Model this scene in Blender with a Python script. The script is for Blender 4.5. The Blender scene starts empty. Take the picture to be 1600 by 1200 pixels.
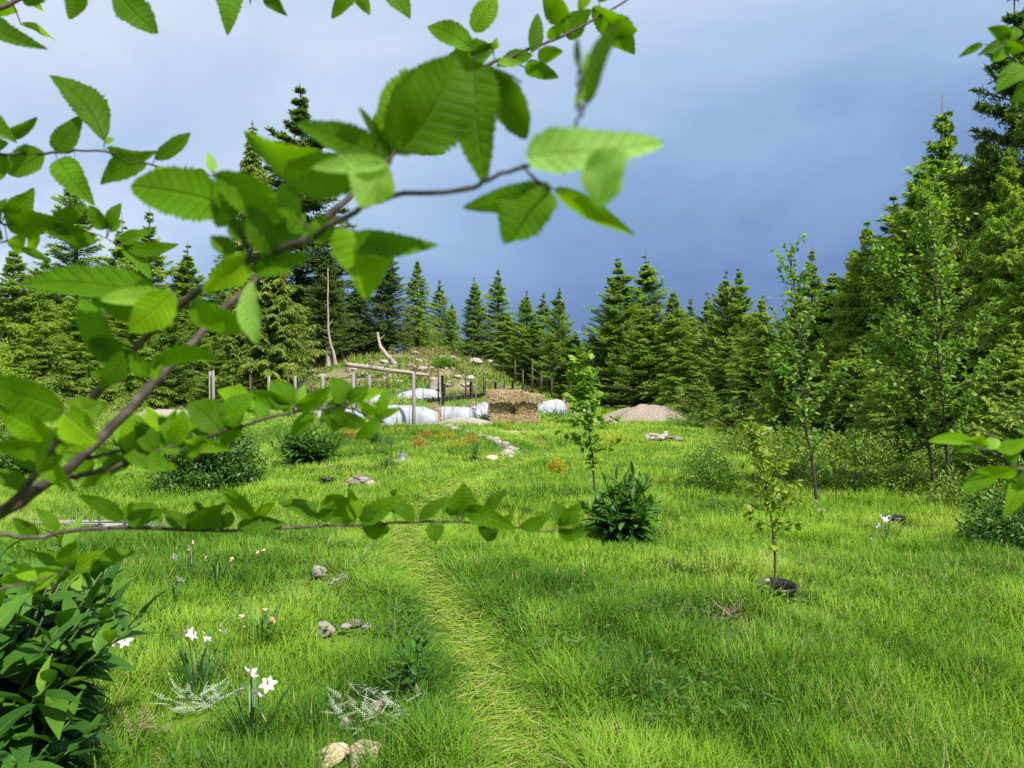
import bpy, math, random
import numpy as np
from mathutils import Vector, Matrix
R_ = math.radians
scene = bpy.context.scene
# ------------------------------------------------------------------ camera
CAMZ, F, HOR = 1.6, 1200.0, 590.0            # eye height, focal length in photo pixels, horizon row
cd = bpy.data.cameras.new("camera"); cam = bpy.data.objects.new("camera", cd)
scene.collection.objects.link(cam); scene.camera = cam
cam.location = (0, 0, CAMZ)
cam.rotation_euler = (R_(90) - math.atan((600 - HOR) / F), 0, 0)
cd.sensor_width = 36; cd.lens = 27; cd.clip_start = 0.05; cd.clip_end = 3000
cd.dof.use_dof = True; cd.dof.focus_distance = 7.0; cd.dof.aperture_fstop = 8.0
# ------------------------------------------------------------------ sky, sun, exposure
SUN_EL, SUN_AZ = 52.0, 142.0                 # azimuth measured from +Y (view direction) towards +X
world = bpy.data.worlds.new("World"); scene.world = world; world.use_nodes = True
nt = world.node_tree; nt.nodes.clear()
def N(tree, t, **kw):
    n = tree.nodes.new(t)
    for k, v in kw.items(): setattr(n, k, v)
    return n
def ramp(tree, stops, fac=None, interp='LINEAR'):
    r = tree.nodes.new('ShaderNodeValToRGB'); cr = r.color_ramp; cr.interpolation = interp
    while len(cr.elements) < len(stops): cr.elements.new(0.5)
    for e, (p, c) in zip(cr.elements, stops): e.position = p; e.color = (*c, 1)
    if fac is not None: tree.links.new(fac, r.inputs[0])
    return r
def mathn(tree, op, a, b=None, c=None, clamp=False):
    m = tree.nodes.new('ShaderNodeMath'); m.operation = op; m.use_clamp = clamp
    for i, v in enumerate((a, b, c)):
        if v is None: continue
        if isinstance(v, (int, float)): m.inputs[i].default_value = v
        else: tree.links.new(v, m.inputs[i])
    return m.outputs[0]
tc = N(nt, 'ShaderNodeTexCoord'); sx = N(nt, 'ShaderNodeSeparateXYZ'); nt.links.new(tc.outputs['Generated'], sx.inputs[0])
mp = N(nt, 'ShaderNodeMapping'); nt.links.new(tc.outputs['Generated'], mp.inputs[0]); mp.inputs['Scale'].default_value = (1.0, 1.0, 2.5)
n1 = N(nt, 'ShaderNodeTexNoise'); nt.links.new(mp.outputs[0], n1.inputs[0]); n1.inputs['Scale'].default_value = 1.9; n1.inputs['Detail'].default_value = 7; n1.inputs['Roughness'].default_value = 0.52; n1.inputs['Distortion'].default_value = 0.35
t = mathn(nt, 'MULTIPLY', sx.outputs['X'], -0.22)
t = mathn(nt, 'ADD', t, sx.outputs['Z'])
t2 = mathn(nt, 'MULTIPLY_ADD', n1.outputs[0], 0.46, -0.22)
t = mathn(nt, 'ADD', t, t2)
grad = ramp(nt, [(0.0, (0.095, 0.160, 0.35)), (0.10, (0.115, 0.195, 0.40)), (0.22, (0.20, 0.315, 0.51)), (0.34, (0.34, 0.45, 0.63)), (0.48, (0.50, 0.575, 0.70)), (1.0, (0.63, 0.67, 0.74))], t)
# bright broken cloud low in the left of the sky
n2 = N(nt, 'ShaderNodeTexNoise'); nt.links.new(mp.outputs[0], n2.inputs[0]); n2.inputs['Scale'].default_value = 5.0; n2.inputs['Detail'].default_value = 6; n2.inputs['Roughness'].default_value = 0.55
lx = N(nt, 'ShaderNodeMapRange', clamp=True); nt.links.new(sx.outputs['X'], lx.inputs[0])
lx.inputs[1].default_value = -0.30; lx.inputs[2].default_value = -0.52; lx.inputs[3].default_value = 0; lx.inputs[4].default_value = 1
lz = N(nt, 'ShaderNodeMapRange', clamp=True); nt.links.new(sx.outputs['Z'], lz.inputs[0])
lz.inputs[1].default_value = 0.30; lz.inputs[2].default_value = 0.12; lz.inputs[3].default_value = 0; lz.inputs[4].default_value = 1
cn = ramp(nt, [(0.40, (0, 0, 0)), (0.62, (1, 1, 1))], n2.outputs[0])
cf = mathn(nt, 'MULTIPLY', mathn(nt, 'MULTIPLY', lx.outputs[0], lz.outputs[0]), mathn(nt, 'MULTIPLY_ADD', cn.outputs[0], 0.75, 0.2))
mxc = N(nt, 'ShaderNodeMix', data_type='RGBA'); nt.links.new(cf, mxc.inputs[0]); nt.links.new(grad.outputs[0], mxc.inputs[6]); mxc.inputs[7].default_value = (0.74, 0.80, 0.93, 1)
sky = N(nt, 'ShaderNodeTexSky', sky_type='NISHITA'); sky.sun_disc = False
sky.sun_elevation = R_(SUN_EL); sky.sun_rotation = R_(SUN_AZ)
sks = N(nt, 'ShaderNodeVectorMath', operation='SCALE'); nt.links.new(sky.outputs[0], sks.inputs[0]); sks.inputs['Scale'].default_value = 0.10
mx2 = N(nt, 'ShaderNodeMix', data_type='RGBA'); mx2.inputs[0].default_value = 0.92
nt.links.new(sks.outputs[0], mx2.inputs[6]); nt.links.new(mxc.outputs[2], mx2.inputs[7])
bg = N(nt, 'ShaderNodeBackground'); bg.inputs[1].default_value = 0.87; nt.links.new(mx2.outputs[2], bg.inputs[0])
wo = N(nt, 'ShaderNodeOutputWorld'); nt.links.new(bg.outputs[0], wo.inputs[0])
sl = bpy.data.lights.new("sun", 'SUN'); so = bpy.data.objects.new("sun", sl); scene.collection.objects.link(so)
sl.energy = 5.0; sl.angle = R_(0.53); sl.color = (1.0, 0.95, 0.86)
SD = Vector((math.sin(R_(SUN_AZ)) * math.cos(R_(SUN_EL)), math.cos(R_(SUN_AZ)) * math.cos(R_(SUN_EL)), math.sin(R_(SUN_EL))))
so.rotation_euler = SD.to_track_quat('Z', 'Y').to_euler()
scene.view_settings.view_transform = 'Standard'; scene.view_settings.look = 'None'
scene.view_settings.exposure = 0.66; scene.view_settings.gamma = 1.0
cy = scene.cycles
cy.max_bounces = 6; cy.diffuse_bounces = 4; cy.glossy_bounces = 2; cy.transmission_bounces = 4; cy.transparent_max_bounces = 4
cy.use_denoising = False; cy.caustics_reflective = False; cy.caustics_refractive = False

# ------------------------------------------------------------------ geometry helpers
C = scene.collection
def rngf(s): return np.random.default_rng(s)
def unit(a):
    a = np.asarray(a, float); return a / np.maximum(np.linalg.norm(a, axis=-1, keepdims=True), 1e-9)
class MB:
    """collects vertices, triangles and quads; builds ONE mesh object"""
    def __init__(s): s.V = []; s.Q = []; s.T = []; s.A = []; s.n = 0
    def add(s, V, Q=None, T=None, A=None):
        V = np.asarray(V, np.float32).reshape(-1, 3)
        if A is None: A = np.zeros((len(V), 3), np.float32); A[:, 0] = 0.5
        s.V.append(V); s.A.append(np.asarray(A, np.float32).reshape(-1, 3))
        if Q is not None and len(Q): s.Q.append(np.asarray(Q, np.int32).reshape(-1, 4) + s.n)
        if T is not None and len(T): s.T.append(np.asarray(T, np.int32).reshape(-1, 3) + s.n)
        s.n += len(V); return s
    def mesh(s, name, mat, smooth=False, off=None):
        V = np.concatenate(s.V); A = np.concatenate(s.A)
        if off is not None: V = V - np.asarray(off, np.float32)
        Q = np.concatenate(s.Q) if s.Q else np.zeros((0, 4), np.int32)
        T = np.concatenate(s.T) if s.T else np.zeros((0, 3), np.int32)
        me = bpy.data.meshes.new(name)
        me.vertices.add(len(V)); me.vertices.foreach_set('co', V.ravel())
        nl = Q.size + T.size; me.loops.add(nl)
        me.loops.foreach_set('vertex_index', np.concatenate([Q.ravel(), T.ravel()]).astype(np.int32))
        me.polygons.add(len(Q) + len(T))
        st = np.concatenate([np.arange(len(Q)) * 4, Q.size + np.arange(len(T)) * 3]).astype(np.int32)
        me.polygons.foreach_set('loop_start', st)
        if smooth: me.polygons.foreach_set('use_smooth', np.ones(len(Q) + len(T), bool))
        at = me.attributes.new('a', 'FLOAT_VECTOR', 'POINT'); at.data.foreach_set('vector', A.ravel())
        me.update(calc_edges=True); me.materials.append(mat); return me
    def build(s, name, mat, parent=None, smooth=False, off=None, loc=None):
        o = bpy.data.objects.new(name, s.mesh(name, mat, smooth, off)); C.objects.link(o)
        if parent is not None: o.parent = parent
        if loc is not None: o.location = loc
        return o
def tag(o, label=None, cat=None, group=None, kind=None):
    if label: o['label'] = label
    if cat: o['category'] = cat
    if group: o['group'] = group
    if kind: o['kind'] = kind
    return o
def thing(name, label, cat, loc=(0, 0, 0), group=None, rz=0.0):
    o = bpy.data.objects.new(name, None); C.objects.link(o); o.location = loc; o.rotation_euler = (0, 0, rz)
    o.empty_display_size = 0.1
    return tag(o, label, cat, group)
CHILD = {}
def copy_tree(o, parent=None):
    c = o.copy(); C.objects.link(c)
    if parent is not None: c.parent = parent
    for ch in list(o.children): copy_tree(ch, c)
    return c

def tube(pts, rad, sides=6, v=0.5, cap=True):
    P = np.asarray(pts, float); n = len(P); rad = np.broadcast_to(np.asarray(rad, float), (n,))
    T = unit(np.gradient(P, axis=0)); ref = np.array([0.0, 0.0, 1.0])
    if abs(T[:, 2]).mean() > 0.8: ref = np.array([1.0, 0.0, 0.0])
    S = unit(np.cross(T, ref)); U = np.cross(S, T)
    a = np.linspace(0, 2 * math.pi, sides, endpoint=False)
    V = P[:, None] + rad[:, None, None] * (np.cos(a)[None, :, None] * S[:, None] + np.sin(a)[None, :, None] * U[:, None])
    A = np.zeros((n, sides, 3)); A[..., 0] = v; A[..., 1] = np.linspace(0, 1, n)[:, None]; A[..., 2] = a[None]
    i = np.arange(n - 1)[:, None] * sides; j = np.arange(sides)[None]; k = (j + 1) % sides
    Q = np.stack([i + j, i + k, i + sides + k, i + sides + j], -1).reshape(-1, 4)
    V = V.reshape(-1, 3); A = A.reshape(-1, 3); Tt = []
    if cap:
        V = np.vstack([V, P[-1:], P[:1]]); A = np.vstack([A, [[v, 1, 0]], [[v, 0, 0]]]); m = n * sides
        Tt = [[(n - 1) * sides + q, (n - 1) * sides + (q + 1) % sides, m] for q in range(sides)] + [[(q + 1) % sides, q, m + 1] for q in range(sides)]
    return V, Q, Tt, A
def tubes(P, rad, sides=3, v=None):
    """many tubes at once: P (n,k,3), rad (n,k)"""
    P = np.asarray(P, float); n, k, _ = P.shape; rad = np.broadcast_to(rad, (n, k))
    T = unit(np.gradient(P, axis=1)); ref = np.array([0.13, 0.21, 0.97]); S = unit(np.cross(T, ref)); U = np.cross(S, T)
    a = np.linspace(0, 2 * math.pi, sides, endpoint=False)
    V = P[:, :, None] + rad[..., None, None] * (np.cos(a)[None, None, :, None] * S[:, :, None] + np.sin(a)[None, None, :, None] * U[:, :, None])
    b = (np.arange(n)[:, None, None] * k + np.arange(k - 1)[None, :, None]) * sides; j = np.arange(sides)[None, None]; q = (j + 1) % sides
    Q = np.stack([b + j, b + q, b + sides + q, b + sides + j], -1).reshape(-1, 4)
    A = np.zeros((n, k, sides, 3)); A[..., 0] = 0.5 if v is None else np.asarray(v)[:, None, None]; A[..., 1] = np.linspace(0, 1, k)[None, :, None]
    return V.reshape(-1, 3), Q, None, A.reshape(-1, 3)
def blades(B, D, Nn, L, W, prof, bend=0.0, fold=0.0, v=0.5, side=0.0, wave=0.0, mid=False):
    """many leaves at once. prof = [(t, w)...] ending in the tip; bend droops against Nn, side curves across"""
    B = np.asarray(B, float).reshape(-1, 3); n = len(B)
    D = unit(np.broadcast_to(D, (n, 3))); Nn = np.broadcast_to(Nn, (n, 3))
    Sd = unit(np.cross(D, Nn)); Nn = np.cross(Sd, D)
    f = lambda x: np.broadcast_to(np.asarray(x, float), (n,))
    L, W, bend, fold, v, side = map(f, (L, W, bend, fold, v, side))
    pr = np.asarray(prof, float); t = pr[:, 0]; w = pr[:, 1]; K = len(t)
    P = B[:, None] + L[:, None, None] * (D[:, None] * t[None, :, None] - Nn[:, None] * (bend[:, None] * t[None] ** 2)[..., None] + Sd[:, None] * (side[:, None] * (t[None] - t[None] ** 2) * 2)[..., None])
    m = 3 if (mid or np.any(fold != 0) or wave) else 2
    ss = np.array([-1, 0, 1.0]) if m == 3 else np.array([-1, 1.0])
    hw = 0.5 * W[:, None] * w[None, :]
    Vs = P[:, :-1, None] + Sd[:, None, None] * (hw[:, :-1, None] * ss[None, None])[..., None]
    if m == 3:
        lift = (hw[:, :-1, None] * np.abs(ss)[None, None]) * fold[:, None, None]
        if wave: lift = lift + wave * hw[:, :-1, None] * ss[None, None] * np.sin(t[None, :-1, None] * 9 + v[:, None, None] * 40)
        Vs = Vs + Nn[:, None, None] * lift[..., None]
    per = (K - 1) * m + 1
    V = np.concatenate([Vs.reshape(n, -1, 3), P[:, -1:]], 1)
    A = np.zeros((n, per, 3)); A[..., 0] = v[:, None]
    A[:, :-1, 1] = np.repeat(t[:-1], m)[None]; A[:, -1, 1] = 1; A[:, :-1, 2] = (w[:-1, None] * ss[None]).ravel()[None]
    q = []
    for k in range(K - 2):
        for j in range(m - 1): q.append([k * m + j, k * m + j + 1, (k + 1) * m + j + 1, (k + 1) * m + j])
    tt = [[(K - 2) * m + j, (K - 2) * m + j + 1, per - 1] for j in range(m - 1)]
    o = (np.arange(n) * per)[:, None, None]
    Q = (np.array(q).reshape(1, -1, 4) + o).reshape(-1, 4) if q else None
    T = (np.array(tt)[None] + o).reshape(-1, 3)
    return V.reshape(-1, 3), Q, T, A.reshape(-1, 3)
def box(c, s, rz=0.0, v=0.5, bev=0.0):
    c = np.array(c, float); hx, hy, hz = [k / 2 for k in s]
    if bev > 0:      # chamfered: eight corner verts split in three
        V = []; b = bev
        for sx_ in (-1, 1):
            for sy_ in (-1, 1):
                for sz_ in (-1, 1):
                    V += [(sx_ * hx, sy_ * (hy - b), sz_ * (hz - b)), (sx_ * (hx - b), sy_ * hy, sz_ * (hz - b)), (sx_ * (hx - b), sy_ * (hy - b), sz_ * hz)]
        V = np.array(V); I = lambda a, b_, c_, k: ((a * 4 + b_ * 2 + c_) * 3 + k)
        Q = [[I(s_, 0, 0, 0), I(s_, 1, 0, 0), I(s_, 1, 1, 0), I(s_, 0, 1, 0)] for s_ in (0, 1)]
        Q += [[I(0, s_, 0, 1), I(1, s_, 0, 1), I(1, s_, 1, 1), I(0, s_, 1, 1)] for s_ in (0, 1)]
        Q += [[I(0, 0, s_, 2), I(1, 0, s_, 2), I(1, 1, s_, 2), I(0, 1, s_, 2)] for s_ in (0, 1)]
        for a in (0, 1):
            for b_ in (0, 1):
                Q.append([I(a, b_, 0, 0), I(a, b_, 0, 1), I(a, b_, 1, 1), I(a, b_, 1, 0)])
                Q.append([I(a, 0, b_, 0), I(a, 0, b_, 2), I(a, 1, b_, 2), I(a, 1, b_, 0)])
                Q.append([I(0, a, b_, 1), I(0, a, b_, 2), I(1, a, b_, 2), I(1, a, b_, 1)])
        T = [[I(a, b_, c_, 0), I(a, b_, c_, 1), I(a, b_, c_, 2)] for a in (0, 1) for b_ in (0, 1) for c_ in (0, 1)]
    else:
        V = np.array([(x * hx, y * hy, z * hz) for x in (-1, 1) for y in (-1, 1) for z in (-1, 1)], float)
        Q = [[0, 1, 3, 2], [4, 6, 7, 5], [0, 4, 5, 1], [2, 3, 7, 6], [0, 2, 6, 4], [1, 5, 7, 3]]; T = None
    cs, sn = math.cos(rz), math.sin(rz)
    V = V @ np.array([[cs, sn, 0], [-sn, cs, 0], [0, 0, 1]]) + c
    A = np.zeros((len(V), 3)); A[:, 0] = v
    return V, Q, T, A
# value noise
_G = rngf(77).random((64, 64, 64)).astype(np.float32)
def vnoise(P, sc=1.0, oct=1, seed=0):
    P = np.asarray(P, float); out = 0; am = 1; tot = 0
    for o in range(oct):
        q = P * sc * 2 ** o + seed * 7.13 + 100.0; i = np.floor(q).astype(int); f = q - i; f = f * f * (3 - 2 * f)
        r = 0
        for dx in (0, 1):
            for dy in (0, 1):
                for dz in (0, 1):
                    w = (f[..., 0] if dx else 1 - f[..., 0]) * (f[..., 1] if dy else 1 - f[..., 1]) * (f[..., 2] if dz else 1 - f[..., 2])
                    r = r + w * _G[(i[..., 0] + dx) % 64, (i[..., 1] + dy) % 64, (i[..., 2] + dz) % 64]
        out = out + am * r; tot += am; am *= 0.5
    return out / tot
def n2d(x, y, sc, oct=1, seed=0):
    x, y = np.broadcast_arrays(np.asarray(x, float), np.asarray(y, float)); return vnoise(np.stack([x, y, np.zeros_like(x) + seed * 3.3], -1), sc, oct, seed)
# ------------------------------------------------------------------ terrain
def H(x, y):
    x = np.asarray(x, float); y = np.asarray(y, float)
    z = 3.1 * np.exp(-((x + 5.4) / np.where(x > -5.4, 8.8, 10.5)) ** 2 - ((y - 47) / np.where(y < 47, 10.5, 40)) ** 2)
    z = z + (n2d(x, y, 0.35, 2, 1) - 0.5) * 0.16 * np.clip(y / 8, 0.3, 1.5)
    z = z + (n2d(x, y, 1.7, 2, 2) - 0.5) * 0.05
    z = z + 1.2 * np.clip((y - 70) / 100, 0, 3) * n2d(x, y, 0.02, 2, 3)
    pd = pathd(x, y); return z - 0.05 * np.exp(-(pd / 0.16) ** 2)
def flat(px, py):   # photo pixel to flat ground
    Y = CAMZ * F / (py - HOR); return ((px - 800) / F * Y, Y)
PATH = np.array([flat(*p) for p in [(850, 1400), (812, 1200), (790, 1120), (755, 1040), (700, 950), (650, 895), (632, 850), (645, 815), (690, 775), (760, 742), (830, 722), (862, 710), (848, 696), (815, 684), (790, 672)]])
def pathd(x, y):
    x, y = np.broadcast_arrays(x, y); d = np.full(x.shape, 1e9)
    for a, b in zip(PATH[:-1], PATH[1:]):
        ab = b - a; L2 = ab @ ab; tt = np.clip(((x - a[0]) * ab[0] + (y - a[1]) * ab[1]) / L2, 0, 1)
        d = np.minimum(d, np.hypot(x - a[0] - tt * ab[0], y - a[1] - tt * ab[1]))
    return d
def G(px, py):      # photo pixel to the point where its ray meets the terrain
    Y = np.arange(2.5, 75, 0.02); x = (px - 800) / F * Y; z = CAMZ - (py - HOR) / F * Y
    i = np.argmax(z <= H(x, Y)); i = i if z[i] <= H(x[i], Y[i]) else -1
    return np.array([x[i], Y[i], float(H(x[i], Y[i]))])
def at(px, py, d):  # point of a photo pixel's ray at distance d in front of the camera
    return np.array([(px - 800) / F * d, d, CAMZ - (py - HOR) / F * d])
def gz(x, y): return float(H(np.array(x), np.array(y)))
# ------------------------------------------------------------------ materials
def newmat(name):
    m = bpy.data.materials.new(name); m.use_nodes = True; t_ = m.node_tree; t_.nodes.clear()
    o = t_.nodes.new('ShaderNodeOutputMaterial'); return m, t_, o
def leafmat(name, stops, trans=0.35, rough=0.45, spec=0.35, tmul=(1.5, 1.6, 0.6), vein=0.0, noise=0.0):
    """foliage: colour from the leaf's own random value, light passing through, optional veins"""
    m, t_, o = newmat(name); L = t_.links
    at_ = N(t_, 'ShaderNodeAttribute', attribute_name='a'); sp = N(t_, 'ShaderNodeSeparateXYZ'); L.new(at_.outputs['Vector'], sp.inputs[0])
    r = ramp(t_, stops, sp.outputs[0]); col = r.outputs[0]
    pr = N(t_, 'ShaderNodeBsdfPrincipled'); pr.inputs['Roughness'].default_value = rough; pr.inputs['Specular IOR Level'].default_value = spec
    if noise:
        nn = N(t_, 'ShaderNodeTexNoise'); nn.inputs['Scale'].default_value = noise; nn.inputs['Detail'].default_value = 3
        g = N(t_, 'ShaderNodeNewGeometry'); L.new(g.outputs['Position'], nn.inputs[0])
        k = mathn(t_, 'MULTIPLY_ADD', nn.outputs[0], 0.7, 0.65); s_ = N(t_, 'ShaderNodeVectorMath', operation='SCALE'); L.new(col, s_.inputs[0]); L.new(k, s_.inputs['Scale']); col = s_.outputs[0]
    if vein:
        ab = mathn(t_, 'ABSOLUTE', sp.outputs[2])
        ph = mathn(t_, 'SUBTRACT', mathn(t_, 'MULTIPLY', sp.outputs[1], 9.0), mathn(t_, 'MULTIPLY', ab, 1.7))
        fr = mathn(t_, 'FRACT', ph); lo = mathn(t_, 'ABSOLUTE', mathn(t_, 'SUBTRACT', fr, 0.5))
        vn = N(t_, 'ShaderNodeMapRange', clamp=True); L.new(lo, vn.inputs[0]); vn.inputs[1].default_value = 0.5; vn.inputs[2].default_value = 0.36; vn.inputs[3].default_value = 1; vn.inputs[4].default_value = 0
        md = N(t_, 'ShaderNodeMapRange', clamp=True); L.new(ab, md.inputs[0]); md.inputs[1].default_value = 0.0; md.inputs[2].default_value = 0.07; md.inputs[3].default_value = 1; md.inputs[4].default_value = 0
        vv = mathn(t_, 'MAXIMUM', mathn(t_, 'MULTIPLY', vn.outputs[0], 0.6), md.outputs[0])
        mx = N(t_, 'ShaderNodeMix', data_type='RGBA'); L.new(mathn(t_, 'MULTIPLY', vv, vein), mx.inputs[0]); L.new(col, mx.inputs[6])
        s2 = N(t_, 'ShaderNodeVectorMath', operation='MULTIPLY'); L.new(col, s2.inputs[0]); s2.inputs[1].default_value = (1.9, 1.5, 1.7); L.new(s2.outputs[0], mx.inputs[7]); col = mx.outputs[2]
        bp = N(t_, 'ShaderNodeBump'); bp.inputs['Strength'].default_value = 0.5; bp.inputs['Distance'].default_value = 0.004
        L.new(mathn(t_, 'SUBTRACT', 1.0, vv), bp.inputs['Height']); L.new(bp.outputs[0], pr.inputs['Normal'])
    L.new(col, pr.inputs['Base Color'])
    tr = N(t_, 'ShaderNodeBsdfTranslucent'); tm = N(t_, 'ShaderNodeVectorMath', operation='MULTIPLY'); L.new(col, tm.inputs[0]); tm.inputs[1].default_value = tmul; L.new(tm.outputs[0], tr.inputs[0])
    ms = N(t_, 'ShaderNodeMixShader'); ms.inputs[0].default_value = trans; L.new(pr.outputs[0], ms.inputs[1]); L.new(tr.outputs[0], ms.inputs[2]); L.new(ms.outputs[0], o.inputs[0])
    return m
def solid(name, stops, scale=8.0, rough=0.8, spec=0.3, bump=0.3, bdist=0.01, stretch=(1, 1, 1), usev=False, detail=6, metallic=0.0, coords='Object'):
    """opaque surface: noise through a colour ramp, with bump"""
    m, t_, o = newmat(name); L = t_.links
    tc_ = N(t_, 'ShaderNodeTexCoord'); mp_ = N(t_, 'ShaderNodeMapping'); L.new(tc_.outputs[coords], mp_.inputs[0]); mp_.inputs['Scale'].default_value = stretch
    nn = N(t_, 'ShaderNodeTexNoise'); L.new(mp_.outputs[0], nn.inputs[0]); nn.inputs['Scale'].default_value = scale; nn.inputs['Detail'].default_value = detail; nn.inputs['Roughness'].default_value = 0.65
    fac = nn.outputs[0]
    if usev:
        at_ = N(t_, 'ShaderNodeAttribute', attribute_name='a'); sp = N(t_, 'ShaderNodeSeparateXYZ'); L.new(at_.outputs['Vector'], sp.inputs[0])
        fac = mathn(t_, 'ADD', mathn(t_, 'MULTIPLY_ADD', sp.outputs[0], 0.7, -0.35), fac)
    r = ramp(t_, stops, fac)
    pr = N(t_, 'ShaderNodeBsdfPrincipled'); pr.inputs['Roughness'].default_value = rough; pr.inputs['Specular IOR Level'].default_value = spec; pr.inputs['Metallic'].default_value = metallic
    L.new(r.outputs[0], pr.inputs['Base Color'])
    bp = N(t_, 'ShaderNodeBump'); bp.inputs['Strength'].default_value = bump; bp.inputs['Distance'].default_value = bdist; L.new(nn.outputs[0], bp.inputs['Height']); L.new(bp.outputs[0], pr.inputs['Normal'])
    L.new(pr.outputs[0], o.inputs[0]); return m
M = {}
M['grass'] = leafmat('grass', [(0.0, (0.036, 0.112, 0.009)), (0.25, (0.086, 0.218, 0.012)), (0.5, (0.172, 0.342, 0.019)), (0.8, (0.299, 0.469, 0.038)), (0.92, (0.381, 0.398, 0.111)), (1.0, (0.454, 0.449, 0.196))], 0.42, 0.6, 0.18, (0.780, 0.799, 0.595))
M['spruce'] = leafmat('spruce_needles', [(0.0, (0.058, 0.117, 0.025)), (0.5, (0.154, 0.267, 0.048)), (0.85, (0.294, 0.423, 0.072)), (1.0, (0.528, 0.584, 0.129))], 0.42, 0.6, 0.2)
M['fir'] = leafmat('fir_needles', [(0.0, (0.038, 0.078, 0.026)), (0.6, (0.095, 0.162, 0.043)), (1.0, (0.216, 0.291, 0.060))], 0.36, 0.6, 0.2)
M['hemlock'] = leafmat('hemlock_needles', [(0.0, (0.074, 0.154, 0.020)), (0.5, (0.186, 0.314, 0.037)), (1.0, (0.421, 0.507, 0.079))], 0.42, 0.6, 0.2)
M['cedar'] = leafmat('cedar_sprays', [(0.0, (0.061, 0.119, 0.016)), (0.5, (0.154, 0.237, 0.032)), (1.0, (0.328, 0.380, 0.070))], 0.35, 0.6, 0.2)
M['alder'] = leafmat('alder_leaf', [(0.0, (0.045, 0.115, 0.002)), (0.5, (0.098, 0.228, 0.003)), (0.85, (0.191, 0.356, 0.006)), (1.0, (0.310, 0.520, 0.130))], 0.5, 0.6, 0.14, (1.8, 1.7, 0.4), vein=0.16, noise=38.0)
M['sapling'] = leafmat('sapling_leaf', [(0.0, (0.066, 0.150, 0.018)), (0.6, (0.132, 0.260, 0.026)), (1.0, (0.264, 0.380, 0.042))], 0.42, 0.5, 0.3)
M['lime'] = leafmat('lime_leaf', [(0.0, (0.12, 0.22, 0.015)), (0.6, (0.22, 0.33, 0.02)), (1.0, (0.36, 0.42, 0.04))], 0.4, 0.5, 0.3)
M['comfrey'] = leafmat('broad_dark_leaf', [(0.0, (0.014, 0.057, 0.007)), (0.5, (0.032, 0.106, 0.010)), (0.9, (0.075, 0.184, 0.014)), (1.0, (0.182, 0.322, 0.024))], 0.25, 0.5, 0.25, (1.6, 1.7, 0.5), vein=0.3)  # green darkened to put the corner plant's shade into the leaf colour
M['maple'] = leafmat('maple_leaf', [(0.0, (0.09, 0.19, 0.012)), (0.6, (0.17, 0.31, 0.02)), (1.0, (0.30, 0.42, 0.04))], 0.42, 0.5, 0.3)
M['clump'] = leafmat('strap_clump_leaf', [(0.0, (0.023, 0.075, 0.011)), (0.5, (0.046, 0.135, 0.016)), (0.9, (0.098, 0.210, 0.024)), (1.0, (0.218, 0.340, 0.048))], 0.28, 0.5, 0.3, (1.6, 1.7, 0.5), vein=0.25)
M['bush'] = leafmat('bush_leaf', [(0.0, (0.029, 0.079, 0.014)), (0.6, (0.069, 0.158, 0.022)), (1.0, (0.172, 0.284, 0.036))], 0.3, 0.45, 0.4)
M['salal'] = leafmat('undergrowth_leaf', [(0.0, (0.060, 0.130, 0.017)), (0.6, (0.168, 0.270, 0.036)), (1.0, (0.384, 0.440, 0.098))], 0.35, 0.5, 0.25)
M['pale'] = leafmat('pale_willow_leaf', [(0.0, (0.12, 0.19, 0.04)), (0.6, (0.25, 0.33, 0.07)), (1.0, (0.42, 0.46, 0.13))], 0.35, 0.5, 0.3)
M['orange'] = leafmat('orange_leaf', [(0.0, (0.22, 0.13, 0.03)), (0.5, (0.42, 0.22, 0.06)), (1.0, (0.50, 0.36, 0.08))], 0.35, 0.5, 0.2)
M['yellow'] = leafmat('golden_leaf', [(0.0, (0.22, 0.28, 0.02)), (0.5, (0.42, 0.38, 0.03)), (1.0, (0.55, 0.36, 0.06))], 0.35, 0.5, 0.2)
M['iris'] = leafmat('strap_leaf', [(0.0, (0.03, 0.10, 0.025)), (1.0, (0.07, 0.19, 0.035))], 0.3, 0.45, 0.4)
M['petal'] = leafmat('white_petal', [(0.0, (0.666, 0.666, 0.612)), (1.0, (0.720, 0.711, 0.666))], 0.4, 0.6, 0.2, (1, 1, 1))
M['trumpet'] = leafmat('cream_trumpet', [(0.0, (0.75, 0.62, 0.2)), (1.0, (0.8, 0.7, 0.4))], 0.3, 0.5, 0.2, (1, 1, 1))
M['wilt'] = leafmat('wilted_petal', [(0.0, (0.55, 0.38, 0.20)), (1.0, (0.72, 0.56, 0.34))], 0.3, 0.6, 0.2, (1, 1, 1))
M['silver'] = leafmat('silver_leaf', [(0.0, (0.30, 0.38, 0.27)), (1.0, (0.48, 0.55, 0.42))], 0.2, 0.7, 0.2, (1, 1, 1))
M['straw'] = leafmat('straw', [(0.0, (0.324, 0.220, 0.092)), (0.5, (0.523, 0.392, 0.208)), (1.0, (0.667, 0.574, 0.391))], 0.12, 0.6, 0.25, (1, 1, 1))
M['fern'] = leafmat('scrub', [(0.0, (0.15, 0.11, 0.06)), (0.25, (0.29, 0.24, 0.12)), (0.45, (0.20, 0.26, 0.05)), (1.0, (0.17, 0.31, 0.03))], 0.25, 0.6, 0.2, (1, 1, 1))
M['twig_debris'] = leafmat('dry_stem', [(0.0, (0.16, 0.10, 0.06)), (1.0, (0.42, 0.33, 0.22))], 0.1, 0.7, 0.2, (1, 1, 1))
M['bark'] = solid('conifer_bark', [(0.3, (0.06, 0.045, 0.035)), (0.7, (0.20, 0.165, 0.13))], 14, 0.9, 0.1, 0.5, 0.01, (1, 1, 0.3))
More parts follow.
